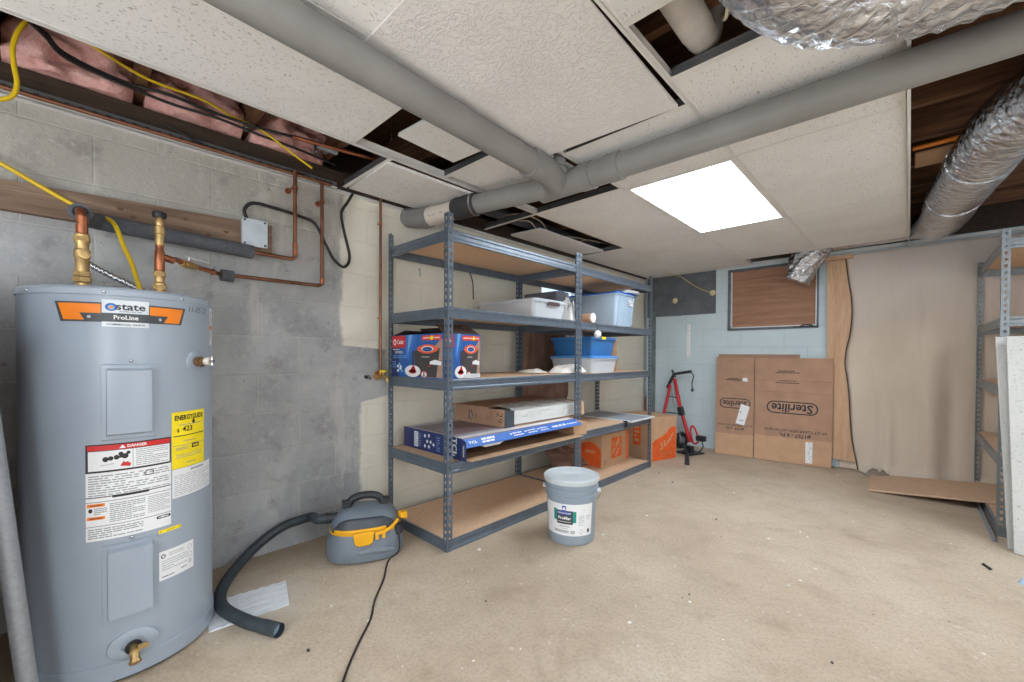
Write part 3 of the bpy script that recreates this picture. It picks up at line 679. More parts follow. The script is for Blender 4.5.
b = MB(); b.tube([(-.69, -.11, .925), (-.655, -.11, .925)], .012, m_black, 14); b.tube([(-.655, -.11, .925), (-.64, -.105, .915)], .009, m_chrome, 12)
tag(b.build('pipe_stub', smooth=50), 'short dark pipe stub poking out of the bare wall patch', 'pipe')

# ------------------------------------------------------------------ board and junction box on the block wall
b = MB(); b.hexa([(XL, -1.658, 1.60), (XL + .038, -1.658, 1.60), (XL + .038, -.655, 1.598), (XL, -.655, 1.598), (XL, -1.658, 1.705), (XL + .038, -1.658, 1.705), (XL + .038, -.655, 1.742), (XL, -.655, 1.742)], m_wood_board)
for y, z in ((-1.24, 1.68), (-1.20, 1.655), (-1.02, 1.69), (-.86, 1.665), (-.93, 1.635), (-.78, 1.64)):
    b.lathe([(.008, 0), (.0075, .0006), (.0, .0007)], (XL + .038, y, z), M('wood knot', (98, 72, 56), .8), 16, (1, 0, 0), sx=.8, sy=1.5)
tag(b.build('wall_board', bevel=.004), 'weathered wooden board fixed across the block wall above the heater', 'board')
t = thing('junction_box', 'light grey square junction box screwed to the end of the wooden board', 'junction box', (XL + .04, -.742, 1.68))
b = MB(); b.box((XL + .038, -.798, 1.612), (XL + .072, -.69, 1.742), m_alu); b.build('box_body', t, bevel=.004)
b = MB(); b.box((XL + .072, -.801, 1.609), (XL + .078, -.687, 1.745), M('grey cover paint', (196, 206, 216), .45)); b.build('box_cover', t, bevel=.008, seg=3)
for y, z in ((-.79, 1.735), (-.70, 1.735), (-.79, 1.62), (-.70, 1.62)):
    b = MB(); b.lathe([(.005, 0), (.005, .002), (0, .003)], (XL + .078, y, z), m_black, 12, (1, 0, 0)); b.build('screw', t, 40)
cable('black_cable', 'black flexible cable looping from the junction box behind the copper risers', [(XL + .055, -.775, 1.742), (XL + .055, -.785, 1.79), (XL + .06, -.75, 1.83), (XL + .06, -.66, 1.832), (XL + .055, -.52, 1.82), (XL + .05, -.44, 1.80), (XL + .045, -.38, 1.70), (XL + .04, -.33, 1.62), (XL + .04, -.27, 1.585), (XL + .04, -.235, 1.65), (XL + .04, -.27, 1.80), (XL + .04, -.285, 1.90), (XL + .04, -.25, 1.97), (XL + .05, -.22, 2.03)], .0085, m_cable)

# ================================================================== WATER HEATER
TC = Vector((-.31, -1.25, 0)); TR = .26
def tz(deg, r, z): a = math.radians(deg); return Vector((TC.x + math.cos(a) * r, TC.y + math.sin(a) * r, z))
wh = thing('water_heater', 'tall grey cylindrical electric water heater with orange badge and warning stickers', 'water heater', TC)
b = MB(); b.lathe([(0, .03), (TR - .004, .03), (TR, .036), (TR, 1.252), (TR - .003, 1.254), (0, 1.254)], TC, m_tank, 96); b.build('tank_body', wh, 30)
b = MB(); b.lathe([(TR - .012, 0), (TR - .012, .03), (0, .03)], TC, m_black, 96); b.build('base_gap', wh, 30)
b = MB(); b.lathe([(TR - .006, .012), (TR + .0035, .012), (TR + .0035, .066), (TR + .001, .068), (TR - .006, .068)], TC, m_tank, 96, caps=False); b.build('base_ring', wh, 30)
b = MB(); b.lathe([(TR - .006, 1.250), (TR + .004, 1.250), (TR + .004, 1.268), (TR - .002, 1.275), (TR - .02, 1.279), (0, 1.281)], TC, m_tank, 96); b.build('top_cap', wh, 30)
for a in (-60, -14, 31, 58): b = MB(); b.ball(tz(a, TR + .004, 1.259), .005, m_chrome, 10, 6); b.build('cap_screw', wh, 60)
for z0, z1, nm in ((.797, 1.022, 'upper'), (.208, .445, 'lower')):
    for (hw, dz, off, th) in ((15.2, .011, .007, .008), (12.6, 0, .018, .009)):
        b = MB(); n = 18; r0 = TR - .004; r1 = TR + off + (.006 if hw < 13 else 0)
        a0, a1 = -1.3 - hw, -1.3 + hw
        vs = []
        for r, sh, zz in ((r0, 1, 0), (r1, .87 if hw < 13 else .95, .012 if hw < 13 else .005)):
            for zc in (z0 - dz + zz, z1 + dz - zz): vs += [tz(-1.3 + (a0 + (a1 - a0) * i / n + 1.3) * sh, r, zc) for i in range(n + 1)]
        k = n + 1; fs = [(2 * k + i, 2 * k + i + 1, 3 * k + i + 1, 3 * k + i) for i in range(n)]
        fs += [(i, i + 1, 2 * k + i + 1, 2 * k + i) for i in range(n)] + [(k + i, 3 * k + i, 3 * k + i + 1, k + i + 1) for i in range(n)]
        fs += [(0, 2 * k, 3 * k, k), (n, k + n, 3 * k + n, 2 * k + n)]
        b.add(vs, fs, m_tank); o_ = b.build('access_panel' if hw < 13 else 'panel_surround', wh, 25)
    b = MB(); b.ball(tz(-.5, TR + .004, z1 + .02), .006, m_chrome, 10, 6); b.build('panel_screw', wh, 60)
def wrap(deg, z): return lambda u, v, h: tz(deg + math.degrees(u / TR), TR + .0006 + h, z + v)
deg = lambda d: math.radians(d) * TR
p = Print(wrap(-3, 1.196))                                                         # badge
u0, u1 = deg(-37), deg(37)
def strip(p, pts_l, pts_r, vb0, vb1, vt0, vt1, m, h, n=14):
    """band whose ends slant: bottom edge runs pts_l..pts_r at vb, top edge at vt"""
    vs = []; L0, L1 = pts_l; R0, R1 = pts_r
    for i in range(n + 1):
        f = i / n; vs += [p.fn(L0 + (R0 - L0) * f, vb0 + (vb1 - vb0) * f, h), p.fn(L1 + (R1 - L1) * f, vt0 + (vt1 - vt0) * f, h)]
    p.add(vs, [(2 * i, 2 * i + 2, 2 * i + 3, 2 * i + 1) for i in range(n)], m)
strip(p, (deg(-34.5), deg(-38)), (deg(33.5), deg(37)), -.032, -.03, .03, .03, m_dkbar, .0002)
strip(p, (deg(-32.8), deg(-36)), (deg(-13), deg(-13)), -.026, -.026, .025, .025, m_orange, .0006); strip(p, (deg(13), deg(13)), (deg(32), deg(35.2)), -.026, -.026, .025, .025, m_orange, .0006)
strip(p, (deg(-21), deg(-24)), (deg(21), deg(24)), -.029, -.029, -.004, -.004, m_dkbar, .0012, 20)
p.rect(deg(-12.4), -.002, deg(12.4), .040, M('silver label', (214, 220, 226), .35), .0016, 12); p.rect(deg(-12.4), -.046, deg(12.4), -.030, M('silver label'), .0016, 12)
p.rect(deg(-12.4), -.030, deg(12.4), -.002, m_dkbar, .0016, 12)
p.disc(deg(-7.6), .017, .0145, .0125, m_blue, .002); p.disc(deg(-7.6), .016, .008, .008, m_sky, .0022); p.disc(deg(-7.6), .016, .005, .005, m_orange, .0024)
p.text('state', deg(2.6), .019, .032, m_ink, .0022, .02, sx=1.15); p.text('WATER HEATERS', deg(2.6), .0035, .0065, m_ink, .0022, .01, sx=1.1)
p.text('ProLine', 0, -.016, .019, m_paper, .0022, .02); p.text('COMMERCIAL GRADE', 0, -.0385, .0085, m_ink, .0022, .015, sx=1.1)
p.disc(deg(-19), -.016, .005, .005, m_chrome, .0018); p.disc(deg(19), -.016, .005, .005, m_chrome, .0018)
o_ = p.build('brand_badge', wh)
p = Print(wrap(47, 1.226)); p.text('11-05-22', 0, 0, .030, m_ink, .0004, -.012, sx=.9, shear=.15); p.build('handwritten_date', wh)
p = Print(wrap(-.8, .62)); L_, R_ = deg(-23.6), deg(23.4)                           # warning label
p.rect(L_, -.148, R_, .157, m_paper, .0002, 16); 
p.rect(L_, .067, R_, .157, m_ink, .0005, 16); p.rect(L_ + .006, .073, R_ - .004, .135, m_paper, .0008, 16); p.rect(L_ + .004, .137, R_ - .003, .153, m_red, .0008, 16)
p.text('DANGER', .015, .145, .012, m_paper, .0012, .03); p.poly([(-.028, .140), (-.012, .140), (-.02, .151)], m_paper, .0012)
p.lines(.012, .076, R_ - .008, .133, 9, m_inkgrey, .0011, 3, .35); p.rect(.004, .074, .0055, .135, m_inkgrey, .0011)
for (cx, cy, r) in ((-.060, .108, .0075), (-.048, .110, .0065), (-.034, .112, .007), (-.014, .114, .008), (-.024, .122, .006), (-.006, .124, .005)): p.disc(cx, cy, r, r * 1.1, m_ink, .0011, 14)
p.rect(-.034, .109, -.012, .116, m_ink, .0012); p.poly([(-.026, .083), (-.002, .079), (0, .088), (-.008, .095), (-.014, .093), (-.018, .098), (-.021, .092)], m_red, .0012)
p.poly([(-.072, .088), (-.060, .090), (-.04, .092), (-.04, .0935), (-.062, .0915), (-.072, .09)], m_inkgrey, .0011)
p.lines(L_ + .006, -.008, R_ - .004, .060, 9, m_inkgrey, .0006, 5, .42); p.loop([(.045 + .013 * math.cos(a / 20 * 2 * PI), .048 + .009 * math.sin(a / 20 * 2 * PI)) for a in range(20)], .0025, m_ink, .001)
p.rect(L_, -.012, R_, -.009, m_ink, .0006, 16); p.rect(-.045, -.016, .045, -.008, m_ink, .0008, 8); p.rect(L_, -.026, R_, -.0245, m_ink, .0006, 16)
p.rect(L_ + .003, -.040, L_ + .045, -.030, m_orange, .0008, 4); p.rect(L_ + .003, -.081, L_ + .045, -.071, m_orange, .0008, 4)
p.lines(L_ + .01, -.038, L_ + .04, -.032, 1, m_ink, .0011, 3); p.lines(L_ + .01, -.079, L_ + .04, -.073, 1, m_ink, .0011, 4)
p.disc(L_ + .011, -.051, .005, .007, m_ink, .0008, 10); p.lines(L_ + .019, -.066, L_ + .05, -.043, 4, m_inkgrey, .0006, 8)
p.lines(L_ + .056, -.095, .035, -.032, 10, m_inkgrey, .0006, 9, .45); p.lines(.042, -.09, R_ - .003, -.032, 10, m_inkgrey, .0006, 10, .35)
p.rect(L_, -.103, R_, -.1015, m_ink, .0006, 16); p.lines(L_ + .004, -.142, .03, -.108, 5, m_inkgrey, .0006, 12, .5); p.poly(round_rect(R_ - .042, -.118, R_ - .002, -.108, .004), m_ink, .0008); p.rect(R_ - .037, -.1145, R_ - .008, -.1115, m_paper, .001)
p.build('warning_label', wh)
p = Print(wrap(38.2, .759)); q = deg(15)                                            # energy guide
p.rect(-q, -.1, q, .1, m_yel, .0009, 10); p.text('ENERGYGUIDE', 0, .078, .024, m_ink, .0013, .035, sx=.74); p.poly([(.008, .07), (.016, .07), (.016, .062), (.021, .062), (.012, .05), (.003, .062), (.008, .062)], m_ink, .0013)
p.lines(-.045, .050, .05, .056, 1, m_inkgrey, .0013, 3); p.text('$', -.047, .034, .016, m_ink, .0013, .02); p.text('423', -.012, .037, .026, m_ink, .0013, .02); p.rect(-q + .006, .013, q - .004, .016, m_ink, .0013, 6)
p.lines(-.03, -.008, .02, -.003, 1, m_inkgrey, .0013, 6); p.rect(-q + .004, -.02, q - .004, -.0185, m_inkgrey, .0013, 6); p.poly([(.004, -.036), (.036, -.036), (.036, -.020), (.004, -.020)], m_ink, .0015); p.rect(.01, -.032, .016, -.024, m_yel, .0017); p.rect(.02, -.032, .03, -.024, m_yel, .0017)
p.lines(-.055, -.036, -.01, -.026, 2, m_inkgrey, .0013, 7); p.lines(-.055, -.066, .05, -.050, 3, m_inkgrey, .0013, 4, .3); p.lines(-.02, -.088, .02, -.082, 1, m_inkgrey, .0013, 5)
p.build('energy_label', wh)
p = Print(wrap(43.5, .607)); q = deg(20); p.rect(-q, -.05, q, .05, m_paper, .0005, 12); p.lines(-q + .006, -.045, q - .006, .03, 11, M('faint print', (176, 180, 186), .6), .0008, 21, .35); p.lines(-.025, .035, .04, .044, 1, m_inkgrey, .0008, 6, .8); p.build('notice_label', wh)
p = Print(wrap(22.2, .455)); q = deg(7.6); p.rect(-q, -.006, q, .006, m_yel, .0006, 6); p.disc(-q + .005, 0, .002, .002, m_ink, .001, 10); p.disc(q - .005, 0, .002, .002, m_ink, .001, 10); p.lines(-.012, -.002, .014, .002, 1, M('brown small print', (150, 110, 40), .6), .001, 4); p.build('yellow_tag', wh)
p = Print(wrap(27.5, .336)); q = deg(12.8); p.rect(-q, -.05, q, .05, m_paper, .0006, 8); p.disc(-q + .012, .032, .007, .007, m_ink, .001); p.disc(-q + .012, .032, .004, .004, m_paper, .0012); p.lines(-.03, .026, .02, .04, 2, m_inkgrey, .001, 3, .3)
p.lines(-q + .008, -.02, q - .024, .02, 5, M('faint print'), .001, 4, .4); p.loop([(q - .016 + .008 * math.cos(a), .03 + .009 * math.sin(a)) for a in [i * PI / 8 for i in range(16)]], .0015, m_inkgrey, .001); p.loop([(q - .015 + .009 * math.cos(a), .002 + .01 * math.sin(a)) for a in [i * PI / 8 for i in range(16)]], .0015, m_inkgrey, .001)
p.lines(q - .02, -.03, q - .008, -.014, 3, m_inkgrey, .001, 8); p.lines(-q + .008, -.042, -.012, -.036, 1, m_ink, .001, 5); p.lines(.01, -.036, .03, -.03, 1, m_ink, .001, 6); p.build('rating_plate', wh)
p = Print(wrap(70, 1.173)); p.rect(-deg(5), -.072, deg(4), .072, m_paper, .0006, 3); p.rect(-deg(5), -.012, deg(4), .002, m_orange, .001, 3); p.rect(-deg(2), -.05, 0, .06, m_inkgrey, .001); p.build('side_sticker', wh)
# relief valve and drain valve
d = (tz(43, 1, 0) - TC - tz(43, 0, 0) + TC).normalized(); d = Vector((math.cos(math.radians(43)), math.sin(math.radians(43)), 0))
b = MB(); o0 = tz(43, TR, 1.038); b.lathe([(.037, -.004), (.037, .002), (.03, .005), (0, .005)], o0, m_tank, 28, d); b.build('valve_collar', wh, 40)
b = MB(); b.tube([o0, o0 + d * .04], .014, M('aged brass', (128, 100, 68), .45, .7, .15, 20), 14); b.tube([o0 + d * .01, o0 + d * .024], .018, M('aged brass'), 8); b.tube([o0 + d * .02, o0 + d * .032 - Vector((0, 0, .014))], .013, M('aged brass'), 12)
b.tube([o0 + d * .04, o0 + d * .056], .014, m_pvc_w, 14); b.tube([o0 + d * .056, o0 + d * .07], .006, m_chrome, 8); b.tube([o0 + d * .064 + Vector((0, 0, .016)), o0 + d * .064 - Vector((0, 0, .016))], .003, m_chrome, 8); b.build('relief_valve', wh, 40)
o0 = tz(0, TR, .1); dx = Vector((1, 0, 0))
b = MB(); b.lathe([(.065, -.002), (.064, .003), (.058, .0055), (.03, .0055)], o0 + Vector((0, 0, .012)), m_tank, 36, dx, caps=False, sx=.72); b.lathe([(.022, .003), (.022, .0062), (0, .0062)], o0 + Vector((0, 0, .002)), m_black, 24, dx); b.build('drain_collar', wh, 40)
b = MB(); b.tube([o0, o0 + dx * .04], .012, m_brass, 14); b.tube([o0 + dx * .028 + Vector((0, 0, .0)), o0 + dx * .05 - Vector((0, 0, .028))], .0125, m_brass, 14); b.lathe([(.016, 0), (.016, .006), (.008, .009), (0, .009)], o0 + dx * .046 - Vector((0, 0, .024)), m_brass, 16, (1, 0, -1))
b.box(tuple(o0 + Vector((.03, .008, .006))), tuple(o0 + Vector((.042, .034, .018))), m_brass); b.build('drain_valve', wh, 40)

# hot water outlet: brass stack, insulated line, bare copper riser
def vv(x, y, z): return Vector((x, y, z))
HX = vv(-.345, -1.358, 0)
t = thing('hot_water_pipe', 'pipe from the heater in thick grey foam insulation, turning up as copper riser', 'pipe', HX + vv(0, 0, 1.28))
b = MB(); prof = [(.012, 1.278), (.0165, 1.285), (.0165, 1.315), (.021, 1.318), (.021, 1.335), (.017, 1.338), (.019, 1.35), (.019, 1.40), (.0225, 1.405), (.0225, 1.43), (.018, 1.435), (.018, 1.455), (.0205, 1.46), (.0205, 1.485), (.0145, 1.49)]
b.lathe([(r, z) for r, z in prof], HX, m_brass, 18); [b.tube([HX + vv(0, 0, a_), HX + vv(0, 0, a_ + .016)], r_, m_brass, 6) for a_, r_ in ((1.290, .0225), (1.318, .0255), (1.338, .0235), (1.462, .0235))]; b.tube([HX + vv(0, 0, 1.415), HX + vv(.035, .004, 1.412)], .0125, m_brass, 14); b.lathe([(.016, 0), (.016, .008), (.009, .009), (.009, .006), (0, .006)], HX + vv(.032, .004, 1.412), m_brass, 16, (1, .1, 0)); b.build('brass_fitting', t, 35)
b = MB(); b.tube(smooth_path([HX + vv(0, 0, 1.485), HX + vv(0, 0, 1.54), HX + vv(-.02, -.004, 1.572), HX + vv(-.07, -.005, 1.588)], 6), .0135, m_copper, 14); b.lathe([(.0165, 1.49), (.0165, 1.52)], HX, m_copper, 16); b.lathe([(.0165, 1.53), (.0165, 1.55)], HX, m_copper, 16); b.build('copper_elbow', t, 40)
b = MB(); b.tube(round_path([HX + vv(-.035, -.003, 1.572), vv(-.60, -1.34, 1.60), vv(-.612, -.755, 1.578)], .075, 8), .033, m_foam, 24); b.build('foam_insulation', t, 40)
b = MB(); b.tube([HX + vv(-.033, -.003, 1.571), HX + vv(-.036, -.003, 1.5725)], .022, m_black, 20); b.build('foam_hole', t, 40)
b = MB(); b.tube(round_path([vv(-.612, -.78, 1.579), vv(-.612, -.555, 1.575), vv(-.612, -.555, 2.05)], .03, 6), .0105, m_copper_d, 14); b.tube([vv(-.612, -.555, 1.60), vv(-.612, -.555, 1.63)], .013, m_copper, 14); b.tube([vv(-.612, -.555, 1.64), vv(-.612, -.555, 1.66)], .013, m_copper, 14)
b.tube([vv(-.69, -.565, 1.96), vv(-.61, -.563, 1.96)], .004, m_copper, 8); b.lathe([(.015, 0), (.015, .012)], vv(-.612, -.555, 1.954), m_copper, 16); b.lathe([(.016, 0), (.016, .004), (0, .004)], vv(-.69, -.565, 1.96), m_copper, 14, (1, 0, 0)); b.build('copper_riser', t, 40)
# cold water inlet
CX = vv(-.345, -1.146, 0)
t = thing('cold_water_pipe', 'pipe from the heater with a black knob, ball valve and long thin copper line', 'pipe', CX + vv(0, 0, 1.28))
b = MB(); b.lathe([(.012, 1.278), (.0155, 1.283), (.0155, 1.31), (.0195, 1.314), (.0195, 1.34), (.0155, 1.345), (.0155, 1.365), (.018, 1.37), (.018, 1.385), (.0135, 1.39)], CX, m_brass, 16); [b.tube([CX + vv(0, 0, a_), CX + vv(0, 0, a_ + .014)], r_, m_brass, 6) for a_, r_ in ((1.288, .0205), (1.318, .0235), (1.368, .021))]; b.build('brass_fitting', t, 35)
b = MB(); b.lathe([(.0135, 1.49), (.0145, 1.50), (.0145, 1.53), (.0175, 1.534), (.0175, 1.56), (.012, 1.564), (.015, 1.575), (.011, 1.59), (.008, 1.605)], CX, m_brass, 16); b.build('brass_stem', t, 35)
b = MB(); b.lathe([(.0135, 1.385), (.0165, 1.39), (.0165, 1.465), (.0135, 1.47), (.0135, 1.49)], CX, m_copper, 16); b.tube(smooth_path([CX + vv(0, .01, 1.445), CX + vv(-.012, .04, 1.443), at(177, 260, 'x', -.41), at(185, 264, 'x', -.44)], 6), .0105, m_copper, 14)
b.tube([CX + vv(-.004, .015, 1.445), CX + vv(-.012, .045, 1.438)], .0135, m_copper, 14); b.build('copper_tee', t, 40)
b = MB(); b.lathe([(0, 1.598), (.021, 1.598), (.023, 1.604), (.023, 1.614), (.021, 1.618), (0, 1.618)], CX, m_black, 20); b.build('knob', t, 40)
K0 = CX + vv(-.12, .16, 1.405); K1 = vv(-.585, -.83, 1.475)
K0 = at(185, 264, 'x', -.44); KJ = at(213, 272, 'x', -.57); KF = at(322, 286, 'x', -.632)
b = MB(); b.tube([K0, KJ], .0105, m_copper, 14); b.build('copper_link', t, 40)
b = MB(); dd = (KJ - K0).normalized(); b.tube([K0 - dd * .02, K0 + dd * .0], .0135, m_brass, 12); b.tube([K0, K0 + dd * .045], .0175, m_brass, 10); b.tube([K0 + dd * .045, K0 + dd * .065], .0135, m_brass, 12); b.tube([K0 + dd * .022, K0 + dd * .022 + vv(0, 0, .032)], .006, m_chrome, 10); b.build('ball_valve', t, 40)
b = MB(); q0 = K0 + dd * .022 + vv(0, 0, .032); b.hexa([q0 + vv(-.008, -.012, -.002), q0 + vv(.008, -.008, -.002), q0 + vv(-.075, .088, .0), q0 + vv(-.085, .08, .0), q0 + vv(-.008, -.012, .002), q0 + vv(.008, -.008, .002), q0 + vv(-.075, .088, .004), q0 + vv(-.085, .08, .004)], m_paper); b.build('valve_lever', t)
b = MB(); b.tube(round_path([KJ, at(219, 274, 'x', -.615), KF, vv(-.632, KF.y, 2.05)], .03, 6), .0095, m_copper_d, 14); b.tube([KF + vv(0, 0, .01), KF + vv(0, 0, .04)], .0125, m_copper, 14)
b.tube([vv(-.69, KF.y, 1.93), vv(-.63, KF.y, 1.93)], .004, m_copper, 8); b.lathe([(.0145, 0), (.0145, .012)], vv(-.632, KF.y, 1.924), m_copper, 16); b.lathe([(.016, 0), (.016, .004), (0, .004)], vv(-.69, KF.y, 1.93), m_copper, 14, (1, 0, 0)); b.ball(KJ, .015, m_copper, 12, 8); b.build('copper_line', t, 40)
b = MB(); b.tube([at(221, 275, 'x', -.616), at(233, 276.5, 'x', -.62)], .028, m_foam, 20); b.build('foam_sleeve', t, 40)
cable('yellow_cable', 'yellow power cable hanging from the wooden board into the heater top', px([(-20, 155, -.64), (0, 163, -.64), (40, 186, -.64), (74, 205, -.635), (98, 215, -.60), (111, 221, -.56), (117, 229, -.53), (124, 247, -.50), (131, 262, -.47), (136, 277, -.44), (141, 292, -.42), (142, 299, -.40)]), .0085, m_yellow)
b = MB(); P = smooth_path([(-.52, -1.35, 1.42), (-.5, -1.30, 1.385), (-.48, -1.22, 1.34), (-.46, -1.16, 1.305), (-.45, -1.10, 1.288), (-.44, -1.05, 1.27)], 22); b.tube(P, .010, m_chrome, 12, True, lambda i, k, a, r, p_: .0105 + (.0016 if (i % 4) < 2 else -.0012))
tag(b.build('flexible_conduit', smooth=60), 'ribbed metal conduit behind the brass fittings on the heater top', 'conduit')

# ================================================================== STEEL SHELVING
def post_mb(sx, sy, m, h=1.83, w=.035, pitch=.0385, th=.002):
    """angle post at the origin: one flange along sx*X, one along sy*Y, punched with tapered slots"""
    b = MB()
    def flange(U, N):
        U = Vector(U); N = Vector(N); n = int(h / pitch); z0 = (h - n * pitch) / 2
        def cell(za, zb, hole):
            for k, off in ((0, 0), (1, th)):
                P = lambda u, z: U * u + N * off + Vector((0, 0, z))
                q = [P(0, za), P(w, za), P(w, zb), P(0, zb)]
                if hole:
                    c = (za + zb) / 2; hh = [P(w * .38, c - .010), P(w * .62, c - .010), P(w * .72, c + .009), P(w * .28, c + .009)]
                    b.add(q + hh, [(i, (i + 1) % 4, 4 + (i + 1) % 4, 4 + i) for i in range(4)], m)
                else: b.add(q, [(0, 1, 2, 3)], m)
            if hole:
                c = (za + zb) / 2; hs = [(w * .38, c - .010), (w * .62, c - .010), (w * .72, c + .009), (w * .28, c + .009)]
                b.add([U * u + N * o + Vector((0, 0, z)) for o in (0, th) for u, z in hs], [(i, (i + 1) % 4, 4 + (i + 1) % 4, 4 + i) for i in range(4)], m)
        if z0 > 0: cell(0, z0, False); cell(h - z0, h, False)
        for i in range(n): cell(z0 + i * pitch, z0 + (i + 1) * pitch, True)
        b.add([U * w + N * o + Vector((0, 0, z)) for o in (0, th) for z in (0, h)], [(0, 1, 3, 2)], m)
        b.add([U * u + N * o + Vector((0, 0, h)) for o in (0, th) for u in (0, w)], [(0, 1, 3, 2)], m)
    flange((sx, 0, 0), (0, sy, 0)); flange((0, sy, 0), (sx, 0, 0)); return b
def rack(lab, ox, oy, levels, m, grp, board=None, dep=.61, wid=1.22):
    """shelving unit standing on x ox-dep .. ox, y oy .. oy+wid; levels are beam-top heights"""
    t = thing('shelving_unit', lab, 'shelving unit', (ox - dep / 2, oy + wid / 2, 0), grp)
    for px_, py_, sx, sy in ((ox, oy, -1, 1), (ox, oy + wid, -1, -1), (ox - dep, oy, 1, 1), (ox - dep, oy + wid, 1, -1)):
        b = post_mb(sx, sy, m); b.v = [v + Vector((px_, py_, 0)) for v in b.v]; b.build('post', t)
    prof = [(0, 0), (.011, 0), (.0125, .003), (.0125, .014), (.008, .02), (.008, .040), (.0125, .046), (.0125, .057), (.011, .06), (0, .06)]
    g = .0025
    for z in levels:
        zb = z - .06
        def beam(p0, d, n, ln):
            pts = [Vector(p0) + Vector(n) * (a - .0125) + Vector((0, 0, zb + h_)) for a, h_ in prof]
            b = MB(); b.prism(pts, Vector(d) * ln, m); 
            lip = [Vector(p0) - Vector(n) * .0125 + Vector((0, 0, zb + .045)), Vector(p0) - Vector(n) * .03 + Vector((0, 0, zb + .045)), Vector(p0) - Vector(n) * .03 + Vector((0, 0, zb + .047)), Vector(p0) - Vector(n) * .0125 + Vector((0, 0, zb + .047))]
            b.prism(lip, Vector(d) * ln, m); b.build('beam', t)
        beam((ox - g, oy + g, 0), (0, 1, 0), (1, 0, 0), wid - 2 * g); beam((ox - dep + g, oy + g, 0), (0, 1, 0), (-1, 0, 0), wid - 2 * g)
        beam((ox - dep + .016, oy + g, 0), (1, 0, 0), (0, -1, 0), dep - .032); beam((ox - dep + .016, oy + wid - g, 0), (1, 0, 0), (0, 1, 0), dep - .032)
        b = MB(); b.box((ox - dep + .016, oy + .016, zb + .048), (ox - .016, oy + wid - .016, z - .0005), board or m_particle); b.build('shelf_board', t)
    return t
rack('blue grey steel shelving unit nearest the water heater, holding the flat cartons', 0, 0, (1.742, 1.325, .932, .478, .058), m_steel, None)
rack('blue grey steel shelving unit further along the wall, holding the blue bins', 0, 1.225, (1.737, 1.322, .928, .485, .058), m_steel, None)
rack('steel shelving unit in greyer light colour at the right edge behind the leaning white tiles', 2.79, 2.42, (1.77, 1.31, .90, .475, .058), m_steel_greylit, None)

# ------------------------------------------------------------------ on the shelves
def carton(t, x0, x1, y0, y1, z0, z1, m, th=.005, name='carton_body', openings=()):
    b = MB(); S = {'bottom': ((x0, y0, z0), (x1, y1, z0 + th)), 'top': ((x0, y0, z1 - th), (x1, y1, z1)), 'x0': ((x0, y0, z0 + th), (x0 + th, y1, z1 - th)), 'x1': ((x1 - th, y0, z0 + th), (x1, y1, z1 - th)),
                   'y0': ((x0 + th, y0, z0 + th), (x1 - th, y0 + th, z1 - th)), 'y1': ((x0 + th, y1 - th, z0 + th), (x1 - th, y1, z1 - th))}
    for k, (lo, hi) in S.items():
        if k not in openings: b.box(lo, hi, m)
    return b.build(name, t)
# blue mop box
Z3 = .9325
mx0, mx1, my0, my1, mz1 = -.572, -.040, .003, .270, 1.185
t = thing('mop_box', 'blue printed mop set carton with its top flaps open, on the middle shelf', 'box', ((mx0 + mx1) / 2, .18, Z3))
carton(t, mx0, mx1, my0, my1, Z3 + .001, mz1, m_navy, .004, openings=('top',))
b = MB(); b.slab([(mx0 + .01, my1 - .002, mz1), (mx1 - .01, my1 - .002, mz1), (mx1 - .04, my1 - .10, mz1 + .045), (mx0 + .06, my1 - .10, mz1 + .05)][::-1], .004, M('dark carton inside', (84, 64, 54), .85)); b.build('back_flap', t)
b = MB(); b.slab([(mx1 - .002, my0 + .004, mz1), (mx1 - .002, my1 - .004, mz1), (mx1 - .10, my1 - .02, mz1 + .06), (mx1 - .10, my0 + .02, mz1 + .055)], .004, M('dark carton inside', (84, 64, 54), .85)); b.build('end_flap', t)
b = MB(); b.slab([(mx0 + .002, my0 + .004, mz1), (mx0 + .002, my1 - .004, mz1), (mx0 + .12, my1 - .02, mz1 + .03), (mx0 + .12, my0 + .02, mz1 + .03)][::-1], .004, M('dark carton inside', (84, 64, 54), .85)); b.build('end_flap', t)
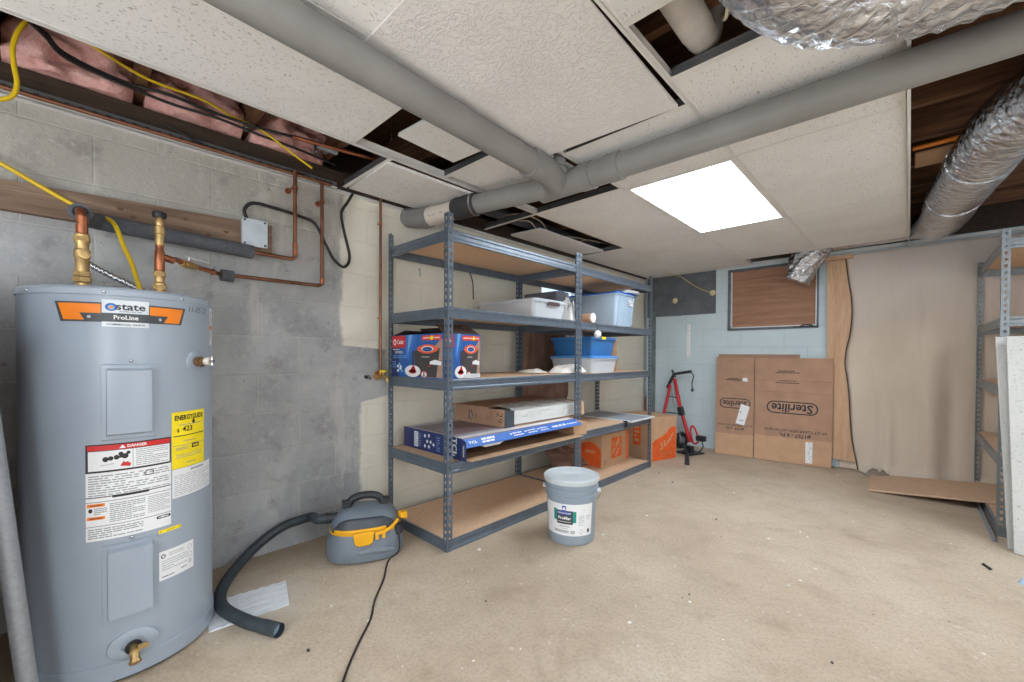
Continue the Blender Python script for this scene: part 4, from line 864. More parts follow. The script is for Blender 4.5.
def mop_print(fn, w, h, full, nm):
    p = Print(fn); p.rect(0, 0, w, h, m_blue, .0004); p.rect(0, 0, w * .16, h, m_navy, .0006)
    p.poly([(w * .30, h), (w * .52, h), (w * .36, h * .4), (w * .28, h * .5)], m_bright, .0008); p.poly([(w * .36, h), (w * .44, h), (w * .33, h * .5)], m_sky, .001)
    dk = M('charcoal print', (64, 60, 60), .45); lt = M('tile print', (168, 138, 118), .5); rd = m_red; wt = m_paper
    p.poly([(w * .64, h * .02), (w * .985, h * .02), (w * .985, h * .9), (w * .86, h * .74), (w * .62, h * .3)], lt, .0010)
    for k in range(3): p.rect(w * .78, h * (.2 + .2 * k), w * .985, h * (.21 + .2 * k), M('tile line print', (126, 100, 84), .5), .0012)
    p.poly([(w * .50, h * .03), (w * .88, h * .03), (w * .94, h * .68), (w * .47, h * .62)], dk, .0014)
    e = [(w * .72 + w * .17 * math.cos(a) * (1 if abs(math.cos(a)) < .9 else 1.12), h * .66 + h * .105 * math.sin(a)) for a in [i * PI / 14 for i in range(28)]]
    p.poly(e, M('coral print', (226, 92, 66), .45), .0018); p.disc(w * .72, h * .66, w * .11, h * .065, m_paper, .002); p.disc(w * .72, h * .655, w * .09, h * .052, m_navy, .0022); p.rect(w * .66, h * .64, w * .78, h * .665, m_bright, .0024)
    p.poly([(w * .435, h * .62), (w * .465, h * .62), (w * .47, h * .2), (w * .425, h * .2)], dk, .0018); p.poly([(w * .52, h * 1.0), (w * .535, h * 1.0), (w * .47, h * .6), (w * .455, h * .6)], m_bright, .0012)
    p.disc(w * .44, h * .145, w * .155, h * .14, wt, .002); p.poly([(w * .36, h * .12), (w * .52, h * .12), (w * .49, h * .22), (w * .46, h * .30), (w * .42, h * .22)], rd, .0024); p.disc(w * .44, h * .135, w * .075, h * .05, rd, .0024)
    p.disc(w * .66, h * .085, w * .06, h * .075, rd, .0022); p.disc(w * .66, h * .08, w * .048, h * .06, wt, .0024); p.poly([(w * .645, h * .03), (w * .675, h * .03), (w * .67, h * .13), (w * .65, h * .13)], dk, .0026)
    p.poly([(w * .76, h * .32), (w * .96, h * .30), (w * .97, h * .38), (w * .86, h * .42), (w * .77, h * .38)], wt, .002); p.poly([(w * .73, h * .24), (w * .79, h * .30), (w * .785, h * .32), (w * .73, h * .27)], rd, .0022)
    p.lines(w * .62, h * .47, w * .76, h * .49, 1, wt, .0024, 4, .7)
    p.rect(w * (.62 if full else .48), h * .855, w * .965, h * .965, M('scarlet print', (222, 66, 40), .45), .0028); p.disc(w * .80, h * .91, w * .03, h * .05, m_yel, .003); p.lines(w * (.65 if full else .51), h * .895, w * .765, h * .925, 1, wt, .0032, 3, .8); p.lines(w * .84, h * .895, w * .945, h * .925, 1, wt, .0032, 5, .8)
    if full:
        p.rect(w * .015, h * .70, w * .30, h * .985, rd, .0028); p.disc(w * .075, h * .835, w * .032, h * .075, wt, .003); p.disc(w * .075, h * .835, w * .016, h * .045, rd, .0032); p.text('Cedar', w * .195, h * .835, h * .15, wt, .0032, .02, sx=.75)
        p.text('EASYWRING', w * .16, h * .585, h * .085, wt, .002, .015, sx=.72); p.lines(w * .03, h * .64, w * .17, h * .67, 1, wt, .002, 8, .8); p.lines(w * .025, h * .44, w * .33, h * .52, 2, m_sky, .002, 3, .4); p.lines(w * .025, h * .2, w * .1, h * .38, 3, m_sky, .002, 5, .4)
        for k in range(7): p.disc(w * (.14 + .03 * (k % 4)), h * (.14 + .05 * (k % 3) + .06 * (k // 4)), w * .022, h * .035, m_sky if k % 2 else m_paper, .0022 + .0002 * k, 12)
    else:
        p.rect(0, h * .70, w * .26, h * .985, rd, .0028); p.text('Cedar', w * .12, h * .835, h * .1, wt, .0032, .02, sx=.7); p.lines(w * .02, h * .4, w * .2, h * .6, 4, m_sky, .002, 6, .4)
        p.rect(w * .5, h * .01, w * .98, h * .10, wt, .003); p.lines(w * .53, h * .02, w * .95, h * .09, 3, m_inkgrey, .0034, 4, .4)
    p.build(nm, t)
mop_print(planar((mx0, my0, Z3 + .001), (1, 0, 0), (0, 0, 1)), mx1 - mx0, mz1 - Z3 - .001, True, 'front_print')
mop_print(planar((mx1, my0, Z3 + .001), (0, 1, 0), (0, 0, 1)), my1 - my0, mz1 - Z3 - .001, False, 'end_print')

# flat television carton, open along the front
Z4 = .4785
tx0, tx1, ty0, ty1, tz1 = -.585, .0, .10, 1.17, .602
t = thing('television_box', 'flat blue television carton with an open front, under the brown carton', 'box', (-.3, .62, Z4))
carton(t, tx0, tx1, ty0, ty1, Z4 + .001, tz1, m_card_in, .005, openings=('x1',))
p = Print(planar((tx0, ty0, Z4 + .001), (1, 0, 0), (0, 0, 1))); w_, h_ = tx1 - tx0, tz1 - Z4 - .001
p.rect(0, 0, w_, h_, m_navy, .0004); p.rect(0, 0, w_ * .12, h_, M('violet navy print', (52, 50, 104), .4), .0008); p.rect(w_ * .20, h_ * .12, w_ * .275, h_ * .88, m_paper, .001); p.lines(w_ * .205, h_ * .15, w_ * .27, h_ * .85, 8, m_inkgrey, .0014, 3)
p.lines(w_ * .285, h_ * .15, w_ * .33, h_ * .85, 8, M('pale navy print', (120, 136, 186), .4), .001, 5)
for a, c in ((.40, .75), (.40, .25), (.44, .5), (.47, .8), (.47, .25), (.50, .5), (.55, .4)): p.disc(w_ * a, h_ * c, w_ * .016, h_ * .085, m_paper, .001, 12)
p.lines(w_ * .60, h_ * .12, w_ * .66, h_ * .85, 6, M('pale navy print'), .001, 9); p.lines(w_ * .74, h_ * .2, w_ * .80, h_ * .8, 4, M('pale navy print'), .001, 4)
p.text('TCL', w_ * .885, h_ * .55, .058, m_paper, .0014, .03, rot=-PI / 2); p.lines(w_ * .85, h_ * .12, w_ * .9, h_ * .22, 1, m_paper, .001)
p.build('end_print', t)
b = MB(); b.slab([(tx1, ty0 + .002, Z4 + .003), (tx1 + .055, ty0 - .02, Z4 + .006), (tx1 + .055, ty0 - .02, tz1 - .008), (tx1, ty0 + .002, tz1 - .004)], .004, m_navy); b.build('end_flap', t)
p = Print(planar((tx1 + .006, ty0 - .0015, Z4 + .02), (.055, -.022, 0), (0, 0, 1))); p.rect(.012, .01, .034, .07, m_paper, .0012); p.lines(.015, .012, .031, .068, 6, m_inkgrey, .0016, 3); p.build('flap_sticker', t)
p = Print(planar((tx0, ty0, tz1), (1, 0, 0), (0, 1, 0))); w_, h_ = tx1 - tx0, ty1 - ty0
p.rect(0, 0, w_, h_, M('grey photo print', (176, 172, 182), .35), .0004); p.poly([(w_ * .1, h_ * .02), (w_ * .75, h_ * .02), (w_ * .85, h_ * .6), (w_ * .2, h_ * .7)], M('dusky photo print', (104, 92, 104), .35), .0008); p.poly([(w_ * .4, h_ * .06), (w_ * .8, h_ * .03), (w_ * .8, h_ * .5)], M('mauve photo print', (140, 122, 134), .35), .0012); p.rect(w_ * .9, 0, w_, h_, m_paper, .001)
p.build('top_print', t)
fl = [(tx1 + .002, ty0, tz1 - .004), (tx1 + .002, ty1 + .02, tz1 - .004), (tx1 + .052, ty1 + .055, tz1 - .040), (tx1 + .030, ty0, tz1 - .050)]
b = MB(); b.slab([fl[3], fl[2], fl[1], fl[0]], .004, m_bright); b.build('top_flap', t)
p = Print(bilin(fl[3], fl[2], fl[1], fl[0])); p.text('TCL', .06, .5, .38, m_paper, .001, .03, sx=.085)
def ul(p, u0, u1, v0, v1, n, sd):
    rnd = random.Random(sd)
    for k in range(n):
        vv_ = v0 + (v1 - v0) * (k + .5) / n; u = u0
        while u < u1: w = rnd.uniform(.006, .02); p.rect(u, vv_ - .07, min(u + w, u1), vv_ + .07, m_paper, .001); u += w + .004
for a in (.34, .46, .57): p.disc(a, .6, .008, .1, m_paper, .001, 10); ul(p, a + .015, a + .09, .2, .8, 2, int(a * 100))
for k, (a, c) in enumerate(((.12, .155), (.16, .195), (.20, .215))): p.rect(a, .56, c, .78, m_paper, .001)
for k, (a, c) in enumerate(((.12, .14), (.145, .175), (.18, .205))): p.rect(a, .24, c, .46, m_paper, .001)
for k, (a, c) in enumerate(((.70, .72), (.725, .755), (.765, .785), (.79, .80), (.81, .835))): p.rect(a, .36, c, .62, m_paper, .001)
ul(p, .85, .96, .35, .6, 1, 5)
p.build('flap_print', t)
b = MB(); b.slab([(tx1, ty0 + .01, Z4 + .006), (tx1 + .05, ty0 + .03, Z4 + .003), (tx1 + .075, ty1 + .02, Z4 + .006), (tx1, ty1 - .005, Z4 + .006)], .004, m_card); b.build('bottom_flap', t)
b = MB(); b.slab([(tx1, ty1 - .004, Z4 + .004), (tx1 + .075, ty1 + .05, Z4 + .012), (tx1 + .075, ty1 + .05, tz1 - .02), (tx1, ty1 - .004, tz1 - .006)], .004, m_card); b.build('end_flap', t)
b = MB()
b.prism([(tx1 - .05, ty0 + .18, tz1 - .075), (tx1 - .05, ty0 + .30, tz1 - .075), (tx1 - .05, ty0 + .36, tz1 - .05), (tx1 - .05, ty0 + .58, tz1 - .05), (tx1 - .05, ty0 + .62, tz1 - .035), (tx1 - .05, ty0 + .80, tz1 - .035), (tx1 - .05, ty0 + .84, tz1 - .006), (tx1 - .05, ty0 + .14, tz1 - .006)], (.045, 0, 0), m_paper); b.build('foam_insert', t, bevel=.003)
# brown carton marked 29 with a wrapped item showing
Z5 = tz1 + .0022
bx_0, bx_1, by_0, by_1, bz_1 = -.56, -.06, .50, 1.34, Z5 + .118
t = thing('appliance_box', 'torn brown carton marked 29 with a plastic wrapped white item showing', 'box', (-.3, .9, Z5))
carton(t, bx_0, bx_1, by_0, by_1, Z5, bz_1, m_card_d, .005, openings=('x1', 'top'))
b = MB(); b.slab([(bx_0, by_0, bz_1), (bx_1 - .16, by_0, bz_1), (bx_1 - .20, by_1, bz_1 - .002), (bx_0, by_1, bz_1)], .004, m_card_d); b.build('top_panel', t)
b = MB(); b.box((bx_1 - .004, by_0, Z5), (bx_1 + .0008, by_0 + .085, bz_1 - .012), M('slate print', (62, 70, 80), .5)); b.build('corner_panel', t)
p = Print(planar((bx_0, by_0, Z5), (1, 0, 0), (0, 0, 1))); w_ = bx_1 - bx_0
p.text('29', w_ * .90, .06, .075, m_ink, .0006, -.01, rot=-PI / 2); p.rect(w_ * .30, .025, w_ * .32, .09, m_ink, .0006)
p.poly([(w_ * .345 + .022 * math.cos(a) * .8, .055 + .034 * math.sin(a)) for a in [PI / 2 - i * PI / 12 for i in range(13)]], m_ink, .0006); p.disc(w_ * .35, .05, .008, .022, M('grey print', (150, 150, 150), .5), .001)
for k in range(4): p.rect(w_ * (.43 + .01 * k), .03 + .004 * k, w_ * (.435 + .01 * k), .08 - .006 * k, M('faded brown print', (130, 90, 62), .7), .0006)
p.lines(w_ * .74, .035, w_ * .77, .095, 5, M('faded brown print'), .0006, 4); p.lines(w_ * .66, .03, w_ * .70, .07, 4, M('faded brown print'), .0006, 6); p.build('end_print', t)
def wrap_s(u, v):
    y = by_0 + .09 + (by_1 - by_0 - .13) * u; a = v * 1.75
    q = Vector((y * 16, v * 9, 0)); d = .006 * noise.noise(q) + .004 * noise.noise(q * 2.7)
    if a < .75: return (bx_1 - .004 + d, y, Z5 + .012 + a / .75 * .088)
    return (bx_1 - .004 - (a - .75) * .20 + d, y, Z5 + .100 + .022 * math.sin((a - .75) * 1.7) + d)
b = MB(); b.box((bx_1 - .20, by_0 + .09, Z5 + .008), (bx_1 - .012, by_1 - .05, Z5 + .092), M('ivory plastic', (226, 222, 208), .5)); b.build('wrapped_item', t, bevel=.006)
for k, (a, c) in enumerate(((.25, .32), (.40, .47))):
    b = MB(); b.box((bx_1 - .0125, by_0 + .1 + a * .7, Z5 + .022), (bx_1 - .0105, by_0 + .1 + c * .7, Z5 + .030), m_ink); b.build('vent_slot', t)
b = MB(); b.grid(wrap_s, 60, 16, m_wrap); b.build('shrink_wrap', t, 30)
b = MB(); b.slab([(bx_1, by_1 - .03, Z5 + .004), (bx_1 + .02, by_1 + .025, Z5 + .006), (bx_1 + .01, by_1 + .02, bz_1 - .01), (bx_1 - .005, by_1 - .03, bz_1 - .005)], .004, m_card); b.build('end_flap', t)

# bins
def bin_box(t, x0, x1, y0, y1, z0, z1, m, taper=.02, name='bin_body', th=.0025):
    b = MB(); n = 4
    def ring(k, z, ins, r=.03):
        return [Vector((u, v, z)) for u, v in round_rect(x0 + ins, y0 + ins, x1 - ins, y1 - ins, r, n)]
    lo, hi = ring(0, z0, taper), ring(0, z1, 0); k = len(lo)
    rim = ring(0, z1, -.008); rim2 = ring(0, z1 - .012, -.008)
    b.add(lo + hi + rim + rim2, [tuple(range(k))[::-1]] + [(i, (i + 1) % k, k + (i + 1) % k, k + i) for i in range(k)] + [(k + i, k + (i + 1) % k, 2 * k + (i + 1) % k, 2 * k + i) for i in range(k)] + [(2 * k + i, 2 * k + (i + 1) % k, 3 * k + (i + 1) % k, 3 * k + i) for i in range(k)], m)
    o = b.build(name, t, 40, solid=th); return o
def bin_lid(t, x0, x1, y0, y1, z, m, h=.018, name='lid'):
    b = MB(); pts = round_rect(x0 - .012, y0 - .012, x1 + .012, y1 + .012, .035, 4); b.prism([(u, v, z) for u, v in pts], (0, 0, h), m)
    pts = round_rect(x0 + .012, y0 + .012, x1 - .012, y1 - .012, .03, 4); b.prism([(u, v, z + h) for u, v in pts], (0, 0, .004), m); return b.build(name, t, bevel=.003)
Z2 = 1.3225
t = thing('storage_bin', 'shallow frosted plastic bin with a dark latch on the second shelf', 'storage bin', (-.31, .9, Z2 + .004))
bin_box(t, -.585, -.02, .73, 1.09, Z2 + .004, Z2 + .118, m_clear, .015); bin_lid(t, -.583, -.026, .74, 1.08, Z2 + .118, m_clear, .012)
b = MB(); b.box((-.012, .86, Z2 + .088), (-.003, .99, Z2 + .108), M('dark latch', (84, 66, 70), .5)); b.box((-.006, .87, Z2 + .105), (.002, .98, Z2 + .113), M('dark latch')); b.build('latch', t, bevel=.002)
t = thing('storage_bin', 'tall clear storage bin with dark blue lid rim, under the top shelf', 'storage bin', (-.31, 2.03, Z2))
bin_box(t, -.585, -.03, 1.83, 2.18, Z2 + .002, Z2 + .285, m_clearblue, .03); bin_lid(t, -.585, -.03, 1.83, 2.18, Z2 + .285, m_bluelid, .014)
for y in (1.88, 2.12):
    b = MB(); b.tube([(-.028, y, Z2 + .28), (-.052, y, Z2 + .02)], .006, m_clearblue, 8); b.build('corner_rib', t, 40)
p = Print(planar((-.026, 2.03, Z2 + .19), (0, 1, 0), (-.1, 0, 1))); p.rect(.0, .0, .075, .05, m_paper, .001); p.lines(.008, .006, .067, .044, 4, m_inkgrey, .0014, 3); p.build('sticker', t)
t = thing('storage_bin', 'clear storage bin with light blue lid, under the blue tinted bin', 'storage bin', (-.29, 1.66, .93))
bin_box(t, -.47, -.035, 1.475, 1.86, .9285, 1.045, m_clear, .018); bin_lid(t, -.47, -.035, 1.475, 1.86, 1.045, m_bluelid2, .016)
t = thing('storage_bin', 'blue tinted storage bin with yellow tag, stacked on the clear bin', 'storage bin', (-.29, 1.66, 1.065))
bin_box(t, -.47, -.05, 1.485, 1.85, 1.0665, 1.205, m_bluetote, .022); bin_lid(t, -.47, -.05, 1.485, 1.85, 1.205, M('blue tinted lid', (52, 116, 182), .4), .014)
b = MB(); b.box((-.034, 1.60, 1.2195), (-.0345 + .003, 1.66, 1.2), m_yel); b.box((-.06, 1.60, 1.2195), (-.031, 1.66, 1.2225), m_yel); b.build('yellow_tag', t)
b = MB(); b.slab([(-.20, 1.895, .929), (-.06, 1.90, .929), (-.06, 1.895, 1.195), (-.20, 1.89, 1.19)][::-1], .005, m_card); tag(b.build('cardboard_sheet'), 'brown cardboard sheet standing behind the stacked blue bins', 'cardboard')
# folded white cloth
def heap(name, lab, c, sx, sy, h, m, seed, cat, flat=.55, rough=.35, nu=40, nv=24, rotz=0.):
    def fn(u, v):
        a = 2 * PI * u; r = 1 - v; q = Vector((math.cos(a) * r * 1.6 + seed, math.sin(a) * r * 1.6, seed * .7))
        rr = 1 + .22 * noise.noise(Vector((math.cos(a) * 1.4 + seed, math.sin(a) * 1.4, 1)))
        X = math.cos(a) * r * rr * sx; Y = math.sin(a) * r * rr * sy
        z = h * (max(0, 1 - r ** 3.2) * flat + max(0, 1 - r * r) * (1 - flat)) * (1 + rough * noise.noise(q * 1.7) + rough * .6 * noise.noise(q * 4)) if v > 0 else 0
        return (c[0] + X * math.cos(rotz) - Y * math.sin(rotz), c[1] + X * math.sin(rotz) + Y * math.cos(rotz), c[2] + max(0, z) + .001)
    b = MB(); b.grid(fn, nu, nv, m)
    b.add([fn(i / nu, 0) for i in range(nu)], [tuple(range(nu))[::-1]], m)
    return tag(b.build(name, smooth=60), lab, cat)
heap('folded_cloth', 'folded white cloth lying on the middle shelf before the blue bins', (-.125, 1.27, .936), .10, .19, .06, m_white_cloth, 3.2, 'cloth', .85, .25)
heap('folded_cloth', 'crumpled white cloth piece left of the shelving posts before the brown drape', (-.31, 1.05, .936), .12, .10, .022, m_white_cloth, 7.7, 'cloth', .7, .6)
b = MB(); b.box((-.5, 1.16, Z2 + .002), (-.16, 1.32, Z2 + .24), m_greyfab); tag(b.build('fabric_box', bevel=.012, seg=3), 'dark grey fabric box behind the shallow frosted bin', 'box')
t = thing('cardboard_tube', 'brown cardboard tube with a pale end cap, lying on the second shelf', 'tube', (-.28, 1.40, Z2))
b = MB(); b.tube([(-.5, 1.40, Z2 + .038), (.0, 1.40, Z2 + .038)], .036, m_card, 26); b.build('tube_body', t, 40)
b = MB(); b.tube([(.0, 1.40, Z2 + .038), (.012, 1.40, Z2 + .038)], .037, M('pale pink plastic', (222, 206, 204), .5), 26); b.build('end_cap', t, 40)
heap('plastic_bag', 'crumpled white plastic bag between the frosted bin and the cardboard tube', (-.10, 1.215, Z2 + .002), .085, .085, .15, m_bag, 5.1, 'bag', .3, .5)
heap('plastic_bag', 'crumpled white plastic bag lying on the dark blue bin lid', (-.12, 2.12, Z2 + .304), .16, .13, .045, m_bag, 9.3, 'bag', .6, .6)
t = thing('hanging_ball', 'white ball hanging on a cord from the second shelf', 'ball', (.012, 1.46, 1.19))
b = MB(); b.tube([(.004, 1.46, 1.318), (.012, 1.46, 1.26)], .0016, m_cable, 6); b.build('cord', t)
b = MB(); b.ball((.012, 1.46, 1.236), .030, m_paper, 18, 12); b.build('ball', t, 60)
# brown drape behind the shelves
def drape(u, v):
    z = 1.30 - 1.05 * v * (1 - .05 * u); wid = .62 + .10 * math.sin(v * 2.8) - .38 * max(0, v - .62) ** 1.0 * 1.6
    y = 1.29 + wid * u; q = Vector((u * 5, v * 1.4, 2))
    x = -.647 + .020 * math.sin(u * 15 + v * 2.2 + 2 * noise.noise(q)) * (.5 + .5 * v) + .012 * noise.noise(q * 2)
    return (x, y, z)
b = MB(); b.grid(drape, 60, 40, m_brown_cloth); tag(b.build('hanging_cloth', smooth=60, solid=.004), 'brown cloth draped on the wall behind the blue bins', 'cloth')
def pile(u, v):
    q = Vector((u * 3, v * 3, 8)); a = u
    y = 1.36 + .50 * a; z = .060 + (.34 - .16 * a) * v * (1 - .2 * v); x = -.30 - .24 * v + .10 * (1 - v) * math.sin(a * 5.) * .5 + .05 * noise.noise(q * 1.6) + .022 * math.sin(a * 19 + v * 5)
    return (x, y + .04 * noise.noise(q) + .05 * v, z)
b = MB(); b.grid(pile, 50, 26, m_brown_cloth); tag(b.build('cloth_bundle', smooth=60, solid=.006), 'brown cloth slumped on the bottom shelf beside the orange printed box', 'cloth')
# window screen on the fourth shelf
t = thing('window_screen', 'grey window screen in a white frame lying on the fourth shelf', 'screen', (-.27, 2.23, .4865))
sx0, sx1, sy0, sy1, sz = -.57, .055, 1.96, 2.405, .4865
b = MB()
for lo, hi in (((sx0, sy0), (sx1, sy0 + .022)), ((sx0, sy1 - .022), (sx1, sy1)), ((sx0, sy0 + .022), (sx0 + .022, sy1 - .022)), ((sx1 - .022, sy0 + .022), (sx1, sy1 - .022))): b.box((lo[0], lo[1], sz), (hi[0], hi[1], sz + .012), m_alu)
b.build('screen_frame', t, bevel=.002)
b = MB(); b.box((sx0 + .02, sy0 + .02, sz + .004), (sx1 - .02, sy1 - .02, sz + .008), m_screen); b.build('screen_mesh', t)
b = MB(); b.box((.0, 1.93, .445), (.012, 1.955, .50), m_black); b.box((-.02, 1.935, .488), (.01, 1.95, .498), m_black); tag(b.build('clamp', bevel=.002), 'small black clamp on the fourth shelf edge beside the screen', 'clamp')

# moving boxes
def home_print(p, cu, cv, sz):
    p.rect(cu - sz / 2, cv - sz / 2, cu + sz / 2, cv + sz / 2, m_hdo, .0006)
    k = sz / .2; rt = PI / 4
    for txt, off, s_ in (('THE', .066, .032), ('HOME', .016, .068), ('DEPOT', -.050, .048)):
        d = off * k; p.text(txt, cu - d * math.sin(rt) + (-.012 * k if txt == 'THE' else 0), cv + d * math.cos(rt), s_ * k, m_hdtan, .001, .03, rot=rt, sx=1.0)
t = thing('moving_box', 'small cardboard moving box with orange square logo on the bottom shelf', 'box', (-.37, 2.12, .058))
gx0, gx1, gy0, gy1, gz0, gz1 = -.56, -.19, 1.868, 2.36, .0585, .352
carton(t, gx0, gx1, gy0, gy1, gz0, gz1, m_card, .005)
p = Print(planar((gx1, gy0, gz0), (0, 1, 0), (0, 0, 1))); home_print(p, .258, .155, .19);  p.build('front_print', t)
p = Print(planar((gx1, gy0, gz0), (0, 1, 0), (0, 0, 1))); p.loop([(.045 + .022 * math.cos(a), .04 + .022 * math.sin(a)) for a in [i * PI / 3 for i in range(6)]], .005, m_ink, .001); p.build('recycling_mark', t)
p = Print(planar((gx1, gy0, gz0), (0, 1, 0), (0, 0, 1))); p.rect(.432, .01, .488, .285, m_hdo, .0006); p.lines(.448, .04, .472, .25, 9, m_hdtan, .001, 4); p.build('edge_print', t)
p = Print(planar((gx0, gy0, gz0), (1, 0, 0), (0, 0, 1))); p.poly([(.06, .005), (.36, .005), (.36, .16), (.30, .215), (.24, .225), (.16, .2), (.06, .14)], m_hdo, .0006); p.lines(.2, .12, .3, .15, 2, m_hdtan, .001, 3); p.build('end_print', t)
ca, sa = math.cos(math.radians(-17)), math.sin(math.radians(-17))
t = thing('moving_box', 'cardboard moving box with big orange print on the floor beside the hand truck', 'box', (-.2, 2.9, 0))
def fb(u, v, z): return (-.085 + (u * ca - v * sa), 2.615 + (u * sa + v * ca) , z)
U_ = Vector(fb(1, 0, 0)) - Vector(fb(0, 0, 0)); V_ = Vector(fb(0, 1, 0)) - Vector(fb(0, 0, 0))
b = MB(); b.hexa([fb(-.46, 0, .001), fb(0, 0, .001), fb(0, .385, .001), fb(-.46, .385, .001), fb(-.46, 0, .445), fb(0, 0, .445), fb(0, .385, .445), fb(-.46, .385, .445)], m_card); b.build('carton_body', t, bevel=.003)
p = Print(planar(fb(0, 0, 0), V_, (0, 0, 1))); p.poly([(.025, .004), (.375, .004), (.375, .33), (.31, .335), (.27, .315), (.22, .27), (.14, .235), (.06, .215), (.025, .18)], m_hdo, .0006); sc_pts = [(.14, .10), (.17, .16), (.15, .175), (.16, .11), (.20, .15), (.21, .20), (.19, .19), (.22, .14), (.25, .20), (.26, .17), (.28, .22), (.29, .19), (.31, .255), (.30, .22), (.33, .27)]
for q0_, q1_ in zip(sc_pts, sc_pts[1:]):
    d_ = (Vector(q1_) - Vector(q0_)).normalized() * .005; n_ = Vector((-d_.y, d_.x)); p.poly([tuple(Vector(q0_) + n_ - d_), tuple(Vector(q0_) - n_ - d_), tuple(Vector(q1_) - n_ + d_), tuple(Vector(q1_) + n_ + d_)], m_hdtan, .001); p.lines(.14, .03, .32, .09, 4, m_hdtan, .001, 3, .3)
p.poly([(.235, .30), (.285, .445), (.29, .445), (.245, .30)], m_card_d, .0004); p.build('front_print', t)
p = Print(planar(fb(-.46, 0, 0), U_, (0, 0, 1))); p.rect(.22, .14, .33, .415, m_hdo, .0006); p.lines(.24, .17, .31, .39, 5, m_hdtan, .001, 8); p.build('end_print', t)

# ================================================================== ON THE FLOOR
# paint bucket
BC = Vector((.354, .64, 0))
t = thing('paint_bucket', 'grey lidded paint bucket with white printed label in front of the shelving', 'bucket', BC)
b = MB(); b.lathe([(.120, .006), (.128, .0), (.132, .004), (.146, .262), (.153, .266), (.153, .275), (.147, .279), (.148, .300), (.156, .304), (.156, .313), (.149, .317), (.150, .335), (.15, .345), (0, .345)], BC, m_bucket, 56); b.build('bucket_body', t, 30)
b = MB(); b.lathe([(.150, .338), (.157, .340), (.160, .346), (.161, .366), (.158, .371), (.147, .371), (.144, .366), (.139, .365), (.137, .368), (.03, .3685), (.028, .3675), (0, .3675)], BC, m_lid, 56)
for k in range(14):
    a = 2 * PI * (k + .3) / 14; b.box((.159, -.0035, .342), (.163, .0035, .366), m_lid, Matrix.Translation(BC) @ Matrix.Rotation(a, 4, 'Z'))
b.build('lid', t, 30)
def bwrap(dg):
    def fn(u, v, h):
        z = .145 + v; r = .132 + (z - .004) / .258 * .014 + .0008 + h; a = math.radians(dg) + u / .14; return (BC.x + math.cos(a) * r, BC.y + math.sin(a) * r, z)
    return fn
p = Print(bwrap(-58)); L_ = math.radians(66) * .14
p.rect(-L_, -.088, L_ * .86, .092, m_paper, .0003, 30)
p.rect(-.095, -.005, -.075, .060, m_teal, .0007, 4); p.rect(.012, -.012, .036, .052, m_teal, .0007, 4); p.rect(-.075, -.022, .018, .055, m_dkbar, .0008, 8); p.rect(-.085, .0, .028, .045, m_dkbar, .0006, 8)
p.rect(-.068, .030, .006, .050, M('royal blue print', (40, 72, 160), .4), .0012, 6); p.rect(-.042, .050, -.020, .082, M('royal blue print'), .0012, 3); p.poly([(-.040, .058), (-.022, .058), (-.026, .074), (-.036, .074)], m_paper, .0016)
p.text('SHERWIN-WILLIAMS', -.031, .040, .0125, m_paper, .0016, .02, sx=.66); p.text('ProMar', -.030, .012, .024, m_paper, .0012, .03); p.lines(-.066, -.014, .008, -.004, 1, m_paper, .0012, 4, .3)
p.lines(-.06, -.040, .0, -.030, 1, m_inkgrey, .0007, 3); p.lines(-.05, -.05, -.01, -.044, 1, m_inkgrey, .0007, 5); p.lines(-.095, -.072, -.005, -.056, 2, m_dkbar, .0007, 7, .5); p.lines(.004, -.076, .03, -.056, 3, m_dkbar, .0007, 9)
p.lines(.05, -.03, .085, .03, 9, M('faint print'), .0007, 4, .4); p.lines(.095, .0, .125, .03, 5, M('faint print'), .0007, 6, .4); p.loop([(.065, -.078), (.08, -.063), (.065, -.048), (.05, -.063)], .002, m_inkgrey, .0007); p.rect(.105, -.072, .122, -.052, m_dkbar, .0007, 2)
p.disc(.08, .06, .003, .003, m_inkgrey, .0007, 8)
p.build('label', t)
ha = math.radians(116); hd = Vector((math.cos(ha), math.sin(ha), 0)); pd = Vector((-hd.y, hd.x, 0))
b = MB(); hp = [BC + pd * .168 * math.cos(w) * (1 if 1 else 1) + hd * (.172 * math.sin(w)) + Vector((0, 0, .29 - .15 * math.sin(w))) for w in [PI * i / 24 for i in range(25)]]
b.tube(hp, .0022, m_chrome, 8); b.build('wire_handle', t, 60)
for s_ in (1, -1):
    b = MB(); c0 = BC + pd * s_ * .148 + Vector((0, 0, .29)); b.tube([c0, c0 + pd * s_ * .022], .014, m_lid, 14); b.build('handle_boss', t, 40)

# wet and dry vacuum
VC = Vector((-.338, -.292, 0)); vd = math.radians(-26)            # its front faces the camera
Rz = Matrix.Translation(VC) @ Matrix.Rotation(vd, 4, 'Z')          # local +x = front, +y = right of the photo
V3 = lambda x, y, z: Rz @ Vector((x, y, z))
t = thing('vacuum_cleaner', 'small grey wet dry vacuum with yellow latches and a black handle', 'vacuum cleaner', VC)
def sup(r1, r2, z, n=44, e=2.7):
    out = []
    for k in range(n):
        a = 2 * PI * k / n; c, d = math.cos(a), math.sin(a)
        out.append(V3(r1 * math.copysign(abs(c) ** (2 / e), c), r2 * math.copysign(abs(d) ** (2 / e), d), z))
    return out
def loft(b, rings, m):
    n = len(rings[0]); vs = [v for r in rings for v in r]
    b.add(vs, [(i * n + k, i * n + (k + 1) % n, (i + 1) * n + (k + 1) % n, (i + 1) * n + k) for i in range(len(rings) - 1) for k in range(n)] + [tuple(range(n))[::-1], tuple(range((len(rings) - 1) * n, len(rings) * n))], m)
b = MB(); loft(b, [sup(.140, .175, .004), sup(.155, .192, .012), sup(.160, .197, .04), sup(.158, .194, .075), sup(.150, .186, .12), sup(.143, .178, .148)], m_vac_g)
